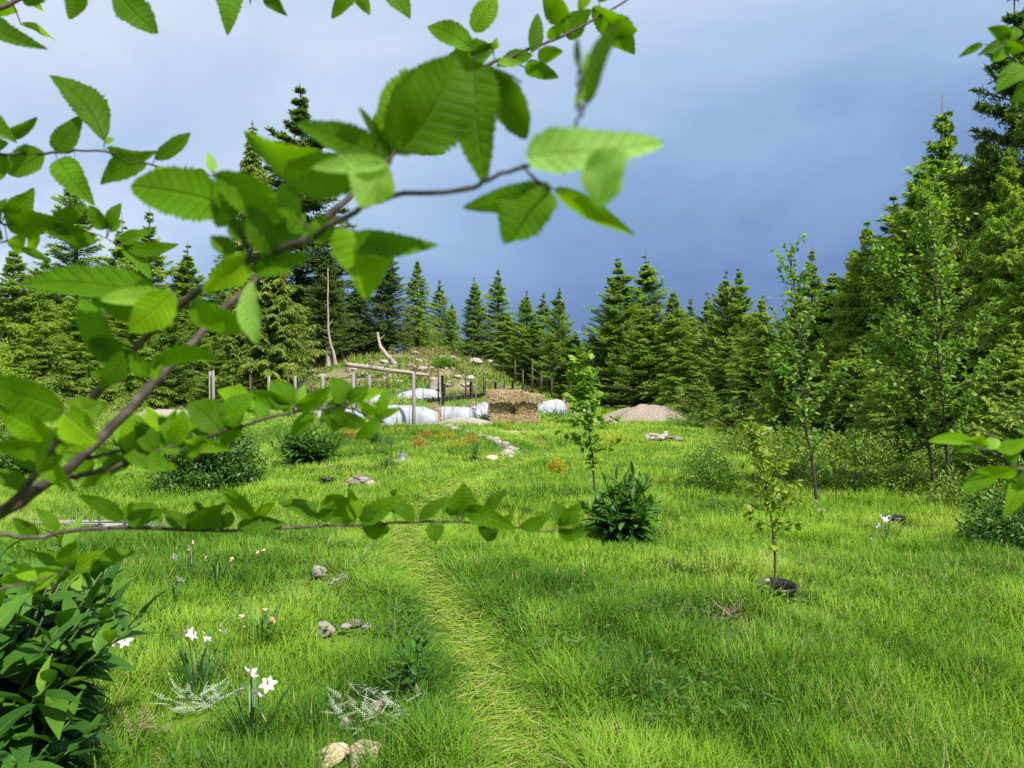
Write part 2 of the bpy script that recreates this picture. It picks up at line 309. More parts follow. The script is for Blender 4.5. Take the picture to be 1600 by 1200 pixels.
M['alder_bark'] = solid('alder_bark', [(0.35, (0.027, 0.020, 0.016)), (0.55, (0.062, 0.049, 0.039)), (0.75, (0.162, 0.143, 0.119))], 60, 0.7, 0.3, 0.4, 0.002)
M['dark_stem'] = solid('dark_stem', [(0.3, (0.030, 0.022, 0.018)), (0.7, (0.09, 0.07, 0.05))], 40, 0.7, 0.3, 0.3, 0.002)
M['green_stem'] = solid('green_stem', [(0.3, (0.054, 0.098, 0.024)), (0.7, (0.090, 0.143, 0.036))], 30, 0.6, 0.3, 0.1, 0.002)
M['post'] = solid('weathered_post', [(0.3, (0.165, 0.150, 0.128)), (0.5, (0.300, 0.285, 0.255)), (0.75, (0.420, 0.405, 0.375))], 10, 0.85, 0.2, 0.5, 0.004, (3, 3, 0.25), coords='Object')
M['log'] = solid('barkless_log', [(0.3, (0.173, 0.137, 0.101)), (0.5, (0.331, 0.288, 0.230)), (0.75, (0.446, 0.403, 0.346))], 6, 0.85, 0.2, 0.5, 0.02, (0.4, 2, 2))
M['snag'] = solid('dead_wood', [(0.3, (0.14, 0.11, 0.09)), (0.5, (0.32, 0.27, 0.22)), (0.75, (0.50, 0.45, 0.39))], 8, 0.85, 0.2, 0.5, 0.02, (2, 2, 0.4))
M['bed'] = solid('dark_bed_timber', [(0.3, (0.045, 0.028, 0.020)), (0.55, (0.10, 0.06, 0.042)), (0.8, (0.19, 0.125, 0.09))], 4, 0.8, 0.2, 0.4, 0.01, (1, 4, 6))
M['steel'] = solid('rusty_steel', [(0.3, (0.035, 0.022, 0.018)), (0.6, (0.085, 0.05, 0.036)), (0.8, (0.15, 0.08, 0.05))], 12, 0.6, 0.4, 0.2, 0.003)
M['greenstake'] = solid('green_stake', [(0.3, (0.05, 0.09, 0.055)), (0.8, (0.09, 0.13, 0.08))], 12, 0.5, 0.4, 0.1, 0.003)
M['wire'] = solid('wire', [(0.3, (0.22, 0.22, 0.22)), (0.8, (0.34, 0.34, 0.34))], 3, 0.5, 0.5, 0, 0.001)
M['rock'] = solid('pale_granite', [(0.25, (0.111, 0.093, 0.081)), (0.5, (0.255, 0.225, 0.191)), (0.85, (0.408, 0.374, 0.327))], 9, 0.9, 0.2, 0.7, 0.02, usev=True)
M['tanrock'] = solid('tan_rock', [(0.3, (0.33, 0.25, 0.16)), (0.7, (0.60, 0.48, 0.33))], 7, 0.9, 0.2, 0.6, 0.02)
M['gravel'] = solid('gravel', [(0.32, (0.126, 0.104, 0.081)), (0.5, (0.261, 0.216, 0.176)), (0.70, (0.414, 0.360, 0.306))], 26, 0.95, 0.1, 0.9, 0.03)
M['palegravel'] = solid('pale_gravel', [(0.30, (0.180, 0.167, 0.144)), (0.5, (0.306, 0.288, 0.252)), (0.72, (0.432, 0.414, 0.369))], 26, 0.95, 0.1, 0.9, 0.03)
M['plastic'] = solid('black_plastic', [(0.3, (0.010, 0.010, 0.011)), (0.8, (0.022, 0.022, 0.024))], 5, 0.4, 0.5, 0.05, 0.002)
M['greyplastic'] = solid('grey_plastic', [(0.3, (0.10, 0.12, 0.16)), (0.8, (0.17, 0.20, 0.26))], 5, 0.45, 0.5, 0.05, 0.002)
M['soil'] = solid('potting_soil', [(0.3, (0.02, 0.014, 0.010)), (0.8, (0.06, 0.042, 0.03))], 30, 0.95, 0.1, 0.8, 0.01)
M['fleece'] = solid('white_fleece', [(0.3, (0.299, 0.314, 0.365)), (0.7, (0.370, 0.385, 0.431))], 3, 0.8, 0.2, 0.25, 0.03)
M['plank'] = solid('grey_plank', [(0.3, (0.30, 0.28, 0.25)), (0.7, (0.60, 0.57, 0.52))], 5, 0.85, 0.2, 0.4, 0.01, (0.4, 3, 3))
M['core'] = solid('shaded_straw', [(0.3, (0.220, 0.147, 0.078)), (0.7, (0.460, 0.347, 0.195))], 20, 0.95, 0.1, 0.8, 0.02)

# ground: thatch between blades, bare trodden path, scrubby knoll, from real differences in cover
m, t_, o = newmat('ground'); L = t_.links
ga = N(t_, 'ShaderNodeAttribute', attribute_name='a'); gs = N(t_, 'ShaderNodeSeparateXYZ'); L.new(ga.outputs['Vector'], gs.inputs[0])
gg = N(t_, 'ShaderNodeNewGeometry')
na = N(t_, 'ShaderNodeTexNoise'); na.inputs['Scale'].default_value = 2.2; na.inputs['Detail'].default_value = 8; na.inputs['Roughness'].default_value = 0.7; L.new(gg.outputs['Position'], na.inputs[0])
nb = N(t_, 'ShaderNodeTexNoise'); nb.inputs['Scale'].default_value = 22; nb.inputs['Detail'].default_value = 6; L.new(gg.outputs['Position'], nb.inputs[0])
c1 = ramp(t_, [(0.3, (0.05, 0.085, 0.012)), (0.5, (0.10, 0.17, 0.02)), (0.7, (0.17, 0.22, 0.04))], na.outputs[0])
c2 = ramp(t_, [(0.3, (0.07, 0.075, 0.02)), (0.5, (0.16, 0.16, 0.05)), (0.7, (0.30, 0.27, 0.13))], nb.outputs[0])
c3 = ramp(t_, [(0.25, (0.07, 0.065, 0.03)), (0.45, (0.15, 0.135, 0.06)), (0.60, (0.27, 0.235, 0.15)), (0.74, (0.46, 0.42, 0.36))], nb.outputs[0])
x1 = N(t_, 'ShaderNodeMix', data_type='RGBA'); L.new(gs.outputs[0], x1.inputs[0]); L.new(c1.outputs[0], x1.inputs[6]); L.new(c2.outputs[0], x1.inputs[7])
x2 = N(t_, 'ShaderNodeMix', data_type='RGBA'); L.new(gs.outputs[1], x2.inputs[0]); L.new(x1.outputs[2], x2.inputs[6]); L.new(c3.outputs[0], x2.inputs[7])
pr = N(t_, 'ShaderNodeBsdfPrincipled'); pr.inputs['Roughness'].default_value = 0.95; pr.inputs['Specular IOR Level'].default_value = 0.1; L.new(x2.outputs[2], pr.inputs['Base Color'])
bp = N(t_, 'ShaderNodeBump'); bp.inputs['Strength'].default_value = 0.8; bp.inputs['Distance'].default_value = 0.03; L.new(nb.outputs[0], bp.inputs['Height']); L.new(bp.outputs[0], pr.inputs['Normal']); L.new(pr.outputs[0], o.inputs[0])
M['ground'] = m
# ------------------------------------------------------------------ cover masks
def scrub(x, y):     # rocky scrub on the knoll: 1 = scrub, 0 = grass
    s = np.clip((y - 34.0) / 3.0, 0, 1) * np.clip((2.5 - (x + 0.10 * (y - 36))) / 3.0 + (n2d(x, y, 0.5, 2, 9) - 0.5) * 2.0, 0, 1)
    return s
def woods(x, y):     # forest floor to the sides
    edge = np.interp(y, [0, 7, 10, 18, 26, 34, 60], [5.5, 5.2, 6.0, 7.0, 7.6, 8.0, 9])
    return np.clip((x - edge) / 1.0, 0, 1)
def bare(x, y):      # rubbly bare strip at the left, worn earth round the garden
    b = np.exp(-((x + 4.2) / 1.7) ** 2 - ((y - 8.25) / 0.35) ** 2) * 1.3
    b += np.exp(-((x + 13) / 4.5) ** 2 - ((y - 31.5) / 2.0) ** 2) * 1.3
    b += np.exp(-((x + 0.3) / 2.2) ** 2 - ((y - 25.4) / 0.8) ** 2) * 0.8
    b += np.exp(-((x - 4.6) / 2.6) ** 2 - ((y - 29) / 2.0) ** 2) * 0.8
    return np.clip(b, 0, 1)
# ------------------------------------------------------------------ terrain sheet
gx = np.concatenate([-np.geomspace(600, 16, 22), np.linspace(-15.5, 15.5, 180), np.geomspace(16, 600, 22)])
gy = np.concatenate([-np.geomspace(300, 3, 14), np.linspace(-2.5, 16, 150), np.linspace(16.3, 62, 120), np.geomspace(64, 1200, 26)])
X, Y = np.meshgrid(gx, gy); Z = H(X, Y); nx, ny = len(gx), len(gy)
A = np.zeros((ny, nx, 3)); A[..., 0] = np.clip(np.interp(Y, [3, 8, 14], [.62, .55, .28]) * np.exp(-(pathd(X, Y) / 0.20) ** 2) + 0.8 * bare(X, Y), 0, 1); A[..., 1] = np.clip(scrub(X, Y) + bare(X, Y) * 0.6 + woods(X, Y) * 0.5, 0, 1)
ii = np.arange(ny - 1)[:, None] * nx; jj = np.arange(nx - 1)[None]
Qd = np.stack([ii + jj, ii + jj + 1, ii + nx + jj + 1, ii + nx + jj], -1).reshape(-1, 4)
g = MB(); g.add(np.stack([X, Y, Z], -1), Qd, None, A)
tag(g.build('ground', M['ground'], smooth=True), kind='structure')
# ------------------------------------------------------------------ grass blades
EXC = [tuple(G(*p)[:2]) + (q, hq) for p, q, hq in [((1213, 938), .21, 0), ((1397, 824), .19, 0), ((512, 754), .13, .1), ((625, 720), .17, .1), ((560, 760), .2, .25), ((542, 994), .15, .3), ((508, 907), .17, .35), ((540, 1196), .10, .2), ((585, 1118), .22, .45), ((300, 1110), .14, .4), ((1135, 975), .12, .4), ((1040, 690), .5, .3), ((312, 1080), .1, .6), ((392, 1165), .1, .6)]]
def grass(name, label, strips, seed, dens, h0, w0, K, cover):
    r = rngf(seed); gm = MB()
    for y0, y1 in strips:
        ym = (y0 + y1) / 2; hw = 0.72 * y1 + 1.2; n = int((y1 - y0) * 2 * hw * dens(ym))
        x = r.uniform(-hw, hw, n); y = r.uniform(y0, y1, n)
        # tufting: pull points towards clump centres
        cx = np.round(x / 0.13 + n2d(x, y, 3, 1, 5) * 2) * 0.13; k = r.random(n) * 0.35; x = x + (cx - x) * k * 0.5
        pd = pathd(x, y); pf = np.interp(y, [3, 8, 12, 20], [1, 1, .55, .40]); px_ = pf * np.exp(-(pd / 0.175) ** 2)
        b_ = bare(x, y); s_ = scrub(x, y); wd = woods(x, y)
        keep = r.random(n) > np.clip(cover(x, y, b_, s_, wd) + px_ * 0.12 + 0.75 * np.clip((n2d(x, y, 1.1, 3, 61) - .66) * 9, 0, 1), 0, 0.99)
        x, y, pd, px_, b_ = x[keep], y[keep], pd[keep], px_[keep], b_[keep]; n = len(x)
        nA = n2d(x, y, 0.55, 2, 11); nB = n2d(x, y, 2.3, 2, 12); nC = n2d(x, y, 0.9, 2, 13)
        lz = 0.9 * np.exp(-((x + 0.62 + 0.0 * y) / .42) ** 2 - ((y - 4.4) / 1.3) ** 2) + 0.75 * np.exp(-((x - 2.2) / .9) ** 2 - ((y - 4.1) / .5) ** 2) + 0.7 * np.exp(-((x - 1.2) / .8) ** 2 - ((y - 5.1) / .35) ** 2)  # zones of darker, taller grass: shade bands put into the blade colour
        lush_shade = np.clip((nA - 0.42) * 3 + lz, 0, 1.3)
        h = h0(y) * (0.55 + 0.5 * r.random(n) + 0.55 * lush_shade * nB + 0.35 * (nC > 0.6)) * (0.55 + 0.95 * n2d(x, y, 3.4, 1, 15)) * (1 - 0.6 * px_)
        edge = np.exp(-((pd - 0.38) / 0.16) ** 2); h *= 1 + 0.25 * edge
        az = r.uniform(0, 2 * math.pi, n); wind = np.array([0.35, -0.25])
        for ex, ey, er, eh in EXC:
            dq = np.hypot(x - ex, (y - ey + .06) * np.where(y < ey, .55, 1)); h = np.where(dq < er, h * (.04 if eh == 0 and dq.size and er else eh + .001), h)
        lean = 0.22 + 0.25 * r.random(n) + 2.6 * px_ + 0.35 * edge
        D = np.stack([np.cos(az) * lean + wind[0] * nC, np.sin(az) * lean + wind[1] * nC, np.ones(n)], -1)
        Nn = np.stack([-np.cos(az), -np.sin(az), 0.6 * np.ones(n)], -1)
        v = 0.07 + 0.46 * nB + 0.62 * (nC - 0.38) + 0.34 * (r.random(n) - .1) - 0.22 * lush_shade + 0.026 * np.clip(y - 6, 0, 7) + 0.28 * np.clip((nA - 0.55) * 2, 0, 1) * (r.random(n) > 0.6)
        v = np.where(r.random(n) < 0.028 + 0.26 * px_ ** 1.5 + 0.35 * b_ + 0.12 * (n2d(x, y, 1.3, 2, 14) > .60), 0.86 + 0.14 * r.random(n), np.clip(v, 0, 0.84))
        v = np.where((px_ > 0.15) & (v < 0.84), v + 0.30 * px_, v); v = np.where(v > .84, v, np.minimum(v, .83)) + 0.16 * np.exp(-((pd - .42) / .15) ** 2) * (v < .6) * (x > np.interp(y, PATH[::-1][:, 1][-9:], PATH[::-1][:, 0][-9:])) * (y < 8)
        z = H(x, y) - 0.01
        W = w0(y) * (0.7 + 0.6 * r.random(n))
        prof = [(0, .75), (.35, 1), (.7, .7), (1, 0)] if K == 3 else [(0, .8), (.55, .85), (1, 0)]
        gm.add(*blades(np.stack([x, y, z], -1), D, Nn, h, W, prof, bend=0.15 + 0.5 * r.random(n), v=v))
    return tag(gm.build(name, M['grass'], smooth=True), label, 'grass', kind='stuff')
cov = lambda x, y, b_, s_, wd: 0.75 * b_ + 0.95 * s_ + 0.85 * wd
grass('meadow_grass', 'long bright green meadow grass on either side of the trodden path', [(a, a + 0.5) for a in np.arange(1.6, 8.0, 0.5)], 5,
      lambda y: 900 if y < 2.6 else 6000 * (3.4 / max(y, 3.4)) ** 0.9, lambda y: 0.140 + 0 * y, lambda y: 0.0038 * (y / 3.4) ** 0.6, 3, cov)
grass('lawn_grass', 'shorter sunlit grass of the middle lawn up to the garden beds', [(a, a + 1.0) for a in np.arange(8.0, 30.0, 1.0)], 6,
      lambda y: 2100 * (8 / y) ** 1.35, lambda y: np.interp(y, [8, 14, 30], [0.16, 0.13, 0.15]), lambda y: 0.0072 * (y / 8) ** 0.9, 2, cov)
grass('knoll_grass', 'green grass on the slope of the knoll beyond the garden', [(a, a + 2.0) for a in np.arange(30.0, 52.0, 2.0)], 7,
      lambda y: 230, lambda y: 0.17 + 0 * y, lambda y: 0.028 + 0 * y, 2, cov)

# broad-leaved weeds and clover patches woven through the lawn
r = rngf(18); n = 60000; x = r.uniform(-9, 8, n); y = 3 + 20 * r.random(n) ** 1.3; k = (n2d(x, y, .8, 2, 31) + .25 * n2d(x, y, 4, 1, 32) > .70) & (pathd(x, y) > .25) & (abs(x) < .75 * y + .6) & (woods(x, y) < .3); x, y = x[k], y[k]; n = len(x)
a = r.uniform(0, 6.28, n); el = r.uniform(.1, .9, n); mb = MB(); sc = .035 * (1 + y / 16)
mb.add(*blades(np.stack([x, y, H(x, y) + r.uniform(.02, .11, n)], -1), np.stack([np.cos(a), np.sin(a), el], -1), [0, 0, 1], sc * r.uniform(.6, 1.5, n), sc * .55, [(0, .3), (.4, 1), (1, 0)], bend=.4, v=np.clip(.2 + .7 * n2d(x, y, .6, 2, 33) + .2 * r.random(n) - .15, 0, .9)))
tag(mb.build('lawn_weeds', M['bush']), 'low broad-leaved weeds woven through the lawn', 'weeds', kind='stuff')
# taller mixed growth inside the stone-edged flower bed
r = rngf(19); n = 42000; x = r.uniform(-7.5, -.1, n); y = r.uniform(14.5, 23.5, n); px = 800 + x / y * F
k = (px > 430) & (px < np.interp(y, [14.5, 17, 23.5], [740, 790, 690])) & (n2d(x, y, .8, 2, 41) > .40); x, y = x[k], y[k]; n = len(x); mb = MB()
mb.add(*blades(np.stack([x, y, H(x, y)], -1), np.stack([r.normal(0, .5, n), r.normal(0, .5, n), 1 + 0 * x], -1), r.normal(0, 1, (n, 3)), (.10 + .22 * n2d(x, y, .9, 2, 42)) * r.uniform(.5, 1.3, n), .024, [(0, .5), (.5, 1), (1, 0)], bend=.4, v=np.clip(n2d(x, y, .7, 2, 43) * 1.5 - .35 + .3 * r.random(n), 0, .95)))
tag(mb.build('flower_bed_growth', M['sapling']), 'mixed leafy growth inside the stone-edged flower bed', 'ground cover', kind='stuff')

# grass trodden flat along the path
r = rngf(20); seg_ = np.hypot(*np.diff(PATH, axis=0).T); cum = np.r_[0, np.cumsum(seg_)]; n = 30000; u = cum[-1] * r.random(n) ** 1.7
x = np.interp(u, cum, PATH[:, 0]); y = np.interp(u, cum, PATH[:, 1]); tx = np.interp(u + .05, cum, PATH[:, 0]) - np.interp(u - .05, cum, PATH[:, 0]); ty = np.interp(u + .05, cum, PATH[:, 1]) - np.interp(u - .05, cum, PATH[:, 1]); tl_ = np.hypot(tx, ty) + 1e-6
off = r.normal(0, .085, n) + .07 * (n2d(x, y, 1.2, 2, 51) - .5) * 2; x = x + ty / tl_ * off; y = y - tx / tl_ * off; k = (y > 1.5) & (r.random(n) < np.interp(y, [3, 9, 13, 20], [1, 1, .55, .3])); x, y, off = x[k], y[k], off[k]; n = len(x)
a = r.normal(.4, .9, n) + math.pi * (r.random(n) < .35); mb = MB(); far_ = np.clip(y / 4, 1, 4)
mb.add(*blades(np.stack([x, y, H(x, y) + r.uniform(.004, .045, n)], -1), np.stack([np.cos(a), np.sin(a), r.uniform(-.08, .30, n)], -1), np.stack([r.normal(0, .4, n), r.normal(0, .4, n), 1 + 0 * x], -1), r.uniform(.06, .17, n), .0042 * far_ ** .6, [(0, .7), (.35, 1), (.7, .7), (1, 0)], bend=r.uniform(0, .35, n), side=r.normal(0, .12, n), v=np.clip(np.where(r.random(n) < .34, r.uniform(.85, .97, n), r.uniform(.35, .82, n)), 0, 1)))
tag(mb.build('trodden_grass', M['grass'], smooth=True), 'pale flattened grass trodden along the path', 'grass', kind='stuff')

# tall seed heads and stray coarse stems standing above the blades
r = rngf(23); n = 1100; x = r.uniform(-4, 6, n); y = 2.6 + 9 * r.random(n) ** 1.2; k = (n2d(x, y, .7, 2, 71) > .45) & (pathd(x, y) > .35) & (abs(x) < .75 * y + .6); x, y = x[k], y[k]; n = len(x); mb = MB(); hh_ = r.uniform(.20, .36, n)
D = np.stack([r.normal(0, .22, n), r.normal(0, .22, n), 1 + 0 * x], -1); B = np.stack([x, y, H(x, y)], -1); mb.add(*blades(B, D, r.normal(0, 1, (n, 3)), hh_, .003, [(0, 1), (.6, .8), (1, 0)], bend=.15, v=r.uniform(.5, .95, n)))
k = r.random(n) < .35; mb.add(*blades((B + unit(D) * (hh_ * .93)[:, None])[k], D[k], r.normal(0, 1, (k.sum(), 3)), .05, .007, [(0, .3), (.5, 1), (1, 0)], v=r.uniform(.84, .98, k.sum())))
tag(mb.build('seed_head_grass', M['grass']), 'sparse taller grass stems with pale seed heads', 'grass', kind='stuff')
# ------------------------------------------------------------------ conifers
def conifer_meshes(kind, Ht, Rr, seed, nb, nt_, ms, z0=0.03, sparse=0.0, far=1.0, spire=0.0):
    """returns (trunk mesh, crown mesh); kind: spruce, fir, hemlock, cedar"""
    r = rngf(seed)
    u = np.sort(r.random(nb) ** 1.08); zf = z0 + (0.985 - z0) * u
    if kind != 'cedar':   # the upper crown carries open whorls
        k = (zf < 0.62) | (r.random(nb) < np.interp(zf, [.62, 1], [.85, .55])); zf = zf[k]; nb = len(zf); ws = .05
        zf = np.where(zf > .5, (np.round(zf / ws) * ws) + r.normal(0, .009, nb), zf); zf = np.clip(zf, z0, .985)
    if spire > 0:     # thin out the top so the leader stands bare
        k = (zf < 1 - spire) | (r.random(nb) < 0.35); zf = zf[k]; nb = len(zf)
    pw = {'spruce': 0.82, 'fir': 0.85, 'hemlock': 0.80, 'cedar': 0.8}[kind]
    az = np.arange(nb) * 2.399 + r.normal(0, 0.35, nb)
    Lb = Rr * (1 - zf) ** pw * (0.42 + 0.78 * r.random(nb) ** 0.9) * (0.8 + 0.4 * np.sin(az * 1 + seed) * 0.5 + 0.2 * vnoise(np.stack([np.cos(az), np.sin(az), zf * 5], -1), 1.5, 1, seed))
    Lb = np.maximum(Lb, 0.03 * Rr) * np.where(zf < 0.12, 0.8, 1)
    tp = 0.80 if kind != 'cedar' else .92; Lb = Lb * np.interp(zf, [0, tp, 0.93, 1], [1, 1, .55, .5]) * (1 + .10 * np.sin(zf * 31 + seed))
    if spire > 0: Lb = np.where(zf > 1 - spire, np.minimum(Lb, 0.16 + 0.5 * (1 - zf) / spire * 0.3), Lb)
    # elevation angle of the branch: up at the top, level or drooping low down
    e0, e1 = {'spruce': (-0.22, 0.85), 'fir': (-0.10, 0.65), 'hemlock': (-0.15, 0.9), 'cedar': (-0.10, 0.8)}[kind]
    el = e0 + (e1 - e0) * zf ** 1.5 + r.normal(0, 0.20, nb)
    curve = {'spruce': 0.22, 'fir': 0.08, 'hemlock': -0.32, 'cedar': -0.10}[kind] * np.clip(1.2 - zf, 0, 1)
    out = np.stack([np.cos(az), np.sin(az), np.zeros(nb)], -1)
    base = np.stack([r.normal(0, 0.01, nb), r.normal(0, 0.01, nb), zf * Ht], -1)
    def spine(s):   # s (...,) per branch
        return base[:, None] + out[:, None] * (Lb[:, None] * s * np.cos(el)[:, None])[..., None] + np.array([0, 0, 1.0]) * (Lb[:, None] * (s * np.sin(el)[:, None] + curve[:, None] * s ** 2))[..., None]
    s = np.clip((np.arange(nt_)[None] + r.random((nb, nt_))) / nt_, 0, 1) ** 0.8
    s = 0.12 + 0.88 * s
    P0 = spine(s); T0 = unit(spine(s + 0.03) - P0)
    up = np.array([0, 0, 1.0]); S0 = unit(np.cross(T0, up)); sg = np.where((np.arange(nt_) % 2)[None] == 0, 1.0, -1.0) * np.ones((nb, 1))
    ca = 0.62 + 0.2 * r.random((nb, nt_))
    dz = {'spruce': 0.02, 'fir': 0.05, 'hemlock': -0.18, 'cedar': -0.55}[kind] + r.normal(0, 0.24, (nb, nt_))
    TD = unit(T0 * ca[..., None] + S0 * (sg * np.sqrt(1 - ca ** 2))[..., None] + up * dz[..., None])
    tl = (0.04 + 0.40 * Lb[:, None] * (1.08 - s)) * (0.7 + 0.6 * r.random((nb, nt_))); tl = np.minimum(tl, 0.62 * far)
    keep = (r.random((nb, nt_)) > sparse + np.interp(zf, [.70, .88, 1], [0, .35, .5])[:, None])
    P0, TD, tl, sg2 = P0[keep], TD[keep], tl[keep], s[keep]
    n = len(P0); q = (np.arange(ms)[None] + 0.5 + r.uniform(-.3, .3, (n, ms))) / ms
    sag = {'spruce': 0.0, 'fir': 0.0, 'hemlock': 0.35, 'cedar': 0.8}[kind]
    B = P0[:, None] + TD[:, None] * (tl[:, None] * q)[..., None] - up * (sag * tl[:, None] * q ** 2 * 0.6)[..., None]
    S2 = unit(np.cross(TD, up)); s2 = np.where((np.arange(ms) % 2) == 0, 1.0, -1.0)[None] * np.ones((n, 1)); s2[:, -1] = 0
    fo = {'spruce': 0.75, 'fir': 0.7, 'hemlock': 0.75, 'cedar': 0.8}[kind]
    dd = {'spruce': 0.10, 'fir': 0.12, 'hemlock': -0.10, 'cedar': -0.75}[kind]
    D = unit(TD[:, None] * fo + S2[:, None] * (s2 * 0.75)[..., None] + up * (dd + r.normal(0, 0.34, (n, ms)))[..., None])
    sl_, sw = {'spruce': (0.125, 0.030), 'fir': (0.115, 0.036), 'hemlock': (0.12, 0.030), 'cedar': (0.17, 0.038)}[kind]
    Ls = sl_ * far * (0.65 + 0.7 * r.random((n, ms))); Ws = sw * far * (0.7 + 0.6 * r.random((n, ms)))
    clump = vnoise(B, 1.3, 2, seed)
    v = np.clip(0.22 + 0.70 * (clump - 0.3) + 0.36 * r.random((n, ms)) - 0.12 + 0.38 * (q > 0.72) * (sg2[:, None] > 0.6), 0, 1)
    Nn = up * 1.0 + r.normal(0, 0.45, (n, ms, 3))
    cm = MB(); cm.add(*blades(B.reshape(-1, 3), D.reshape(-1, 3), Nn.reshape(-1, 3), Ls.ravel(), Ws.ravel(), [(0, .35), (.45, 1), (1, 0)], bend=0.15, v=v.ravel()))
    # leader and the side shoots round it
    k = 20; zz = np.linspace(1 - 0.02 - 0.35 * spire, 1.0 + .35 * spire, k); aa = np.arange(k) * 2.4
    cm.add(*blades(np.stack([0 * zz, 0 * zz, zz * Ht], -1), np.stack([np.cos(aa), np.sin(aa), 1.3 + 0 * aa], -1), [0.3, 0.2, 1], 0.05 + 0.13 * (1 - (zz - zz[0]) / (1 - zz[0])), 0.02, [(0, .4), (.5, 1), (1, 0)], v=0.6))
    tm = MB(); tr = 0.011 * Ht + 0.02
    zs = np.linspace(-0.25, Ht * (1.005 + .35 * spire), 14); bx = 0.015 * Ht * np.sin(zs * 0.7 + seed); fx = np.clip(zs / Ht, 0, 1); bx = bx * fx * (1 - fx) * 2
    tm.add(*tube(np.stack([bx, bx * 0.5, zs], -1), tr * (1 - np.clip(zs / Ht, 0, 1)) ** 0.85 + 0.007, 8))
    sk = np.linspace(0, 0.97, 4)[None] * np.ones((nb, 1)); SP = spine(sk)
    tm.add(*tubes(SP, (0.006 + 0.012 * Lb)[:, None] * np.array([1, .8, .55, .15])[None], 3))
    return tm.mesh('trunk', M['bark'], True), cm.mesh('crown', M[kind])
PROTO = {}
def proto(key, *a, **k): PROTO[key] = conifer_meshes(*a, **k)
proto('spruceA', 'spruce', 8.0, 2.5, 11, 400, 28, 8, spire=0.10)
proto('spruceB', 'spruce', 8.0, 2.1, 12, 360, 26, 7, sparse=0.12, spire=0.18)
proto('spruceC', 'spruce', 8.0, 3.0, 13, 430, 30, 8, spire=0.07)
proto('firA', 'fir', 9.0, 2.2, 21, 400, 26, 8, spire=0.05)
proto('firB', 'fir', 9.0, 2.9, 22, 420, 28, 8, z0=0.08, sparse=0.05)
proto('hemA', 'hemlock', 8.0, 3.0, 31, 400, 30, 8)
proto('hemB', 'hemlock', 7.0, 3.2, 32, 400, 30, 8, spire=0.05)
proto('cedA', 'cedar', 9.0, 2.7, 41, 400, 28, 8)
proto('cedB', 'cedar', 9.0, 1.5, 42, 300, 20, 7, sparse=0.2)
KINDN = {'spr': ('spruce_tree', 'spruce'), 'fir': ('fir_tree', 'fir'), 'hem': ('hemlock_tree', 'hemlock'), 'ced': ('cedar_tree', 'cedar')}
PH = {'spruceA': 8, 'spruceB': 8, 'spruceC': 8, 'firA': 9, 'firB': 9, 'hemA': 8, 'hemB': 7, 'cedA': 9, 'cedB': 9}
def conifer(key, px, top, Y, wide, label, group, rz, lean=0.0):
    x = (px - 800) / F * Y; z = gz(x, Y); ht = (CAMZ + (HOR - top) / F * Y - z) / (1.05 if key in ('spruceA', 'spruceB') else 1.02)
    nm, cat = KINDN[key[:3]]
    t_ = thing(nm, label, cat, (x, Y, z), group, rz); s = ht / PH[key]
    wf = wide * (1.30 if Y > 20 else 1.18); t_.scale = (s * wf, s * wf, s); t_.rotation_euler = (0, lean, rz)
    for n_, me in zip(('trunk', 'crown'), PROTO[key]):
        o_ = bpy.data.objects.new(n_, me); C.objects.link(o_); o_.parent = t_
    return t_
GL, GK, GC, GR, GB = 'conifers along the left edge of the clearing', 'conifers on and behind the knoll', 'conifers behind the garden at the centre right', 'conifers crowding the right edge of the clearing', 'conifers in the rear rows of the wood'
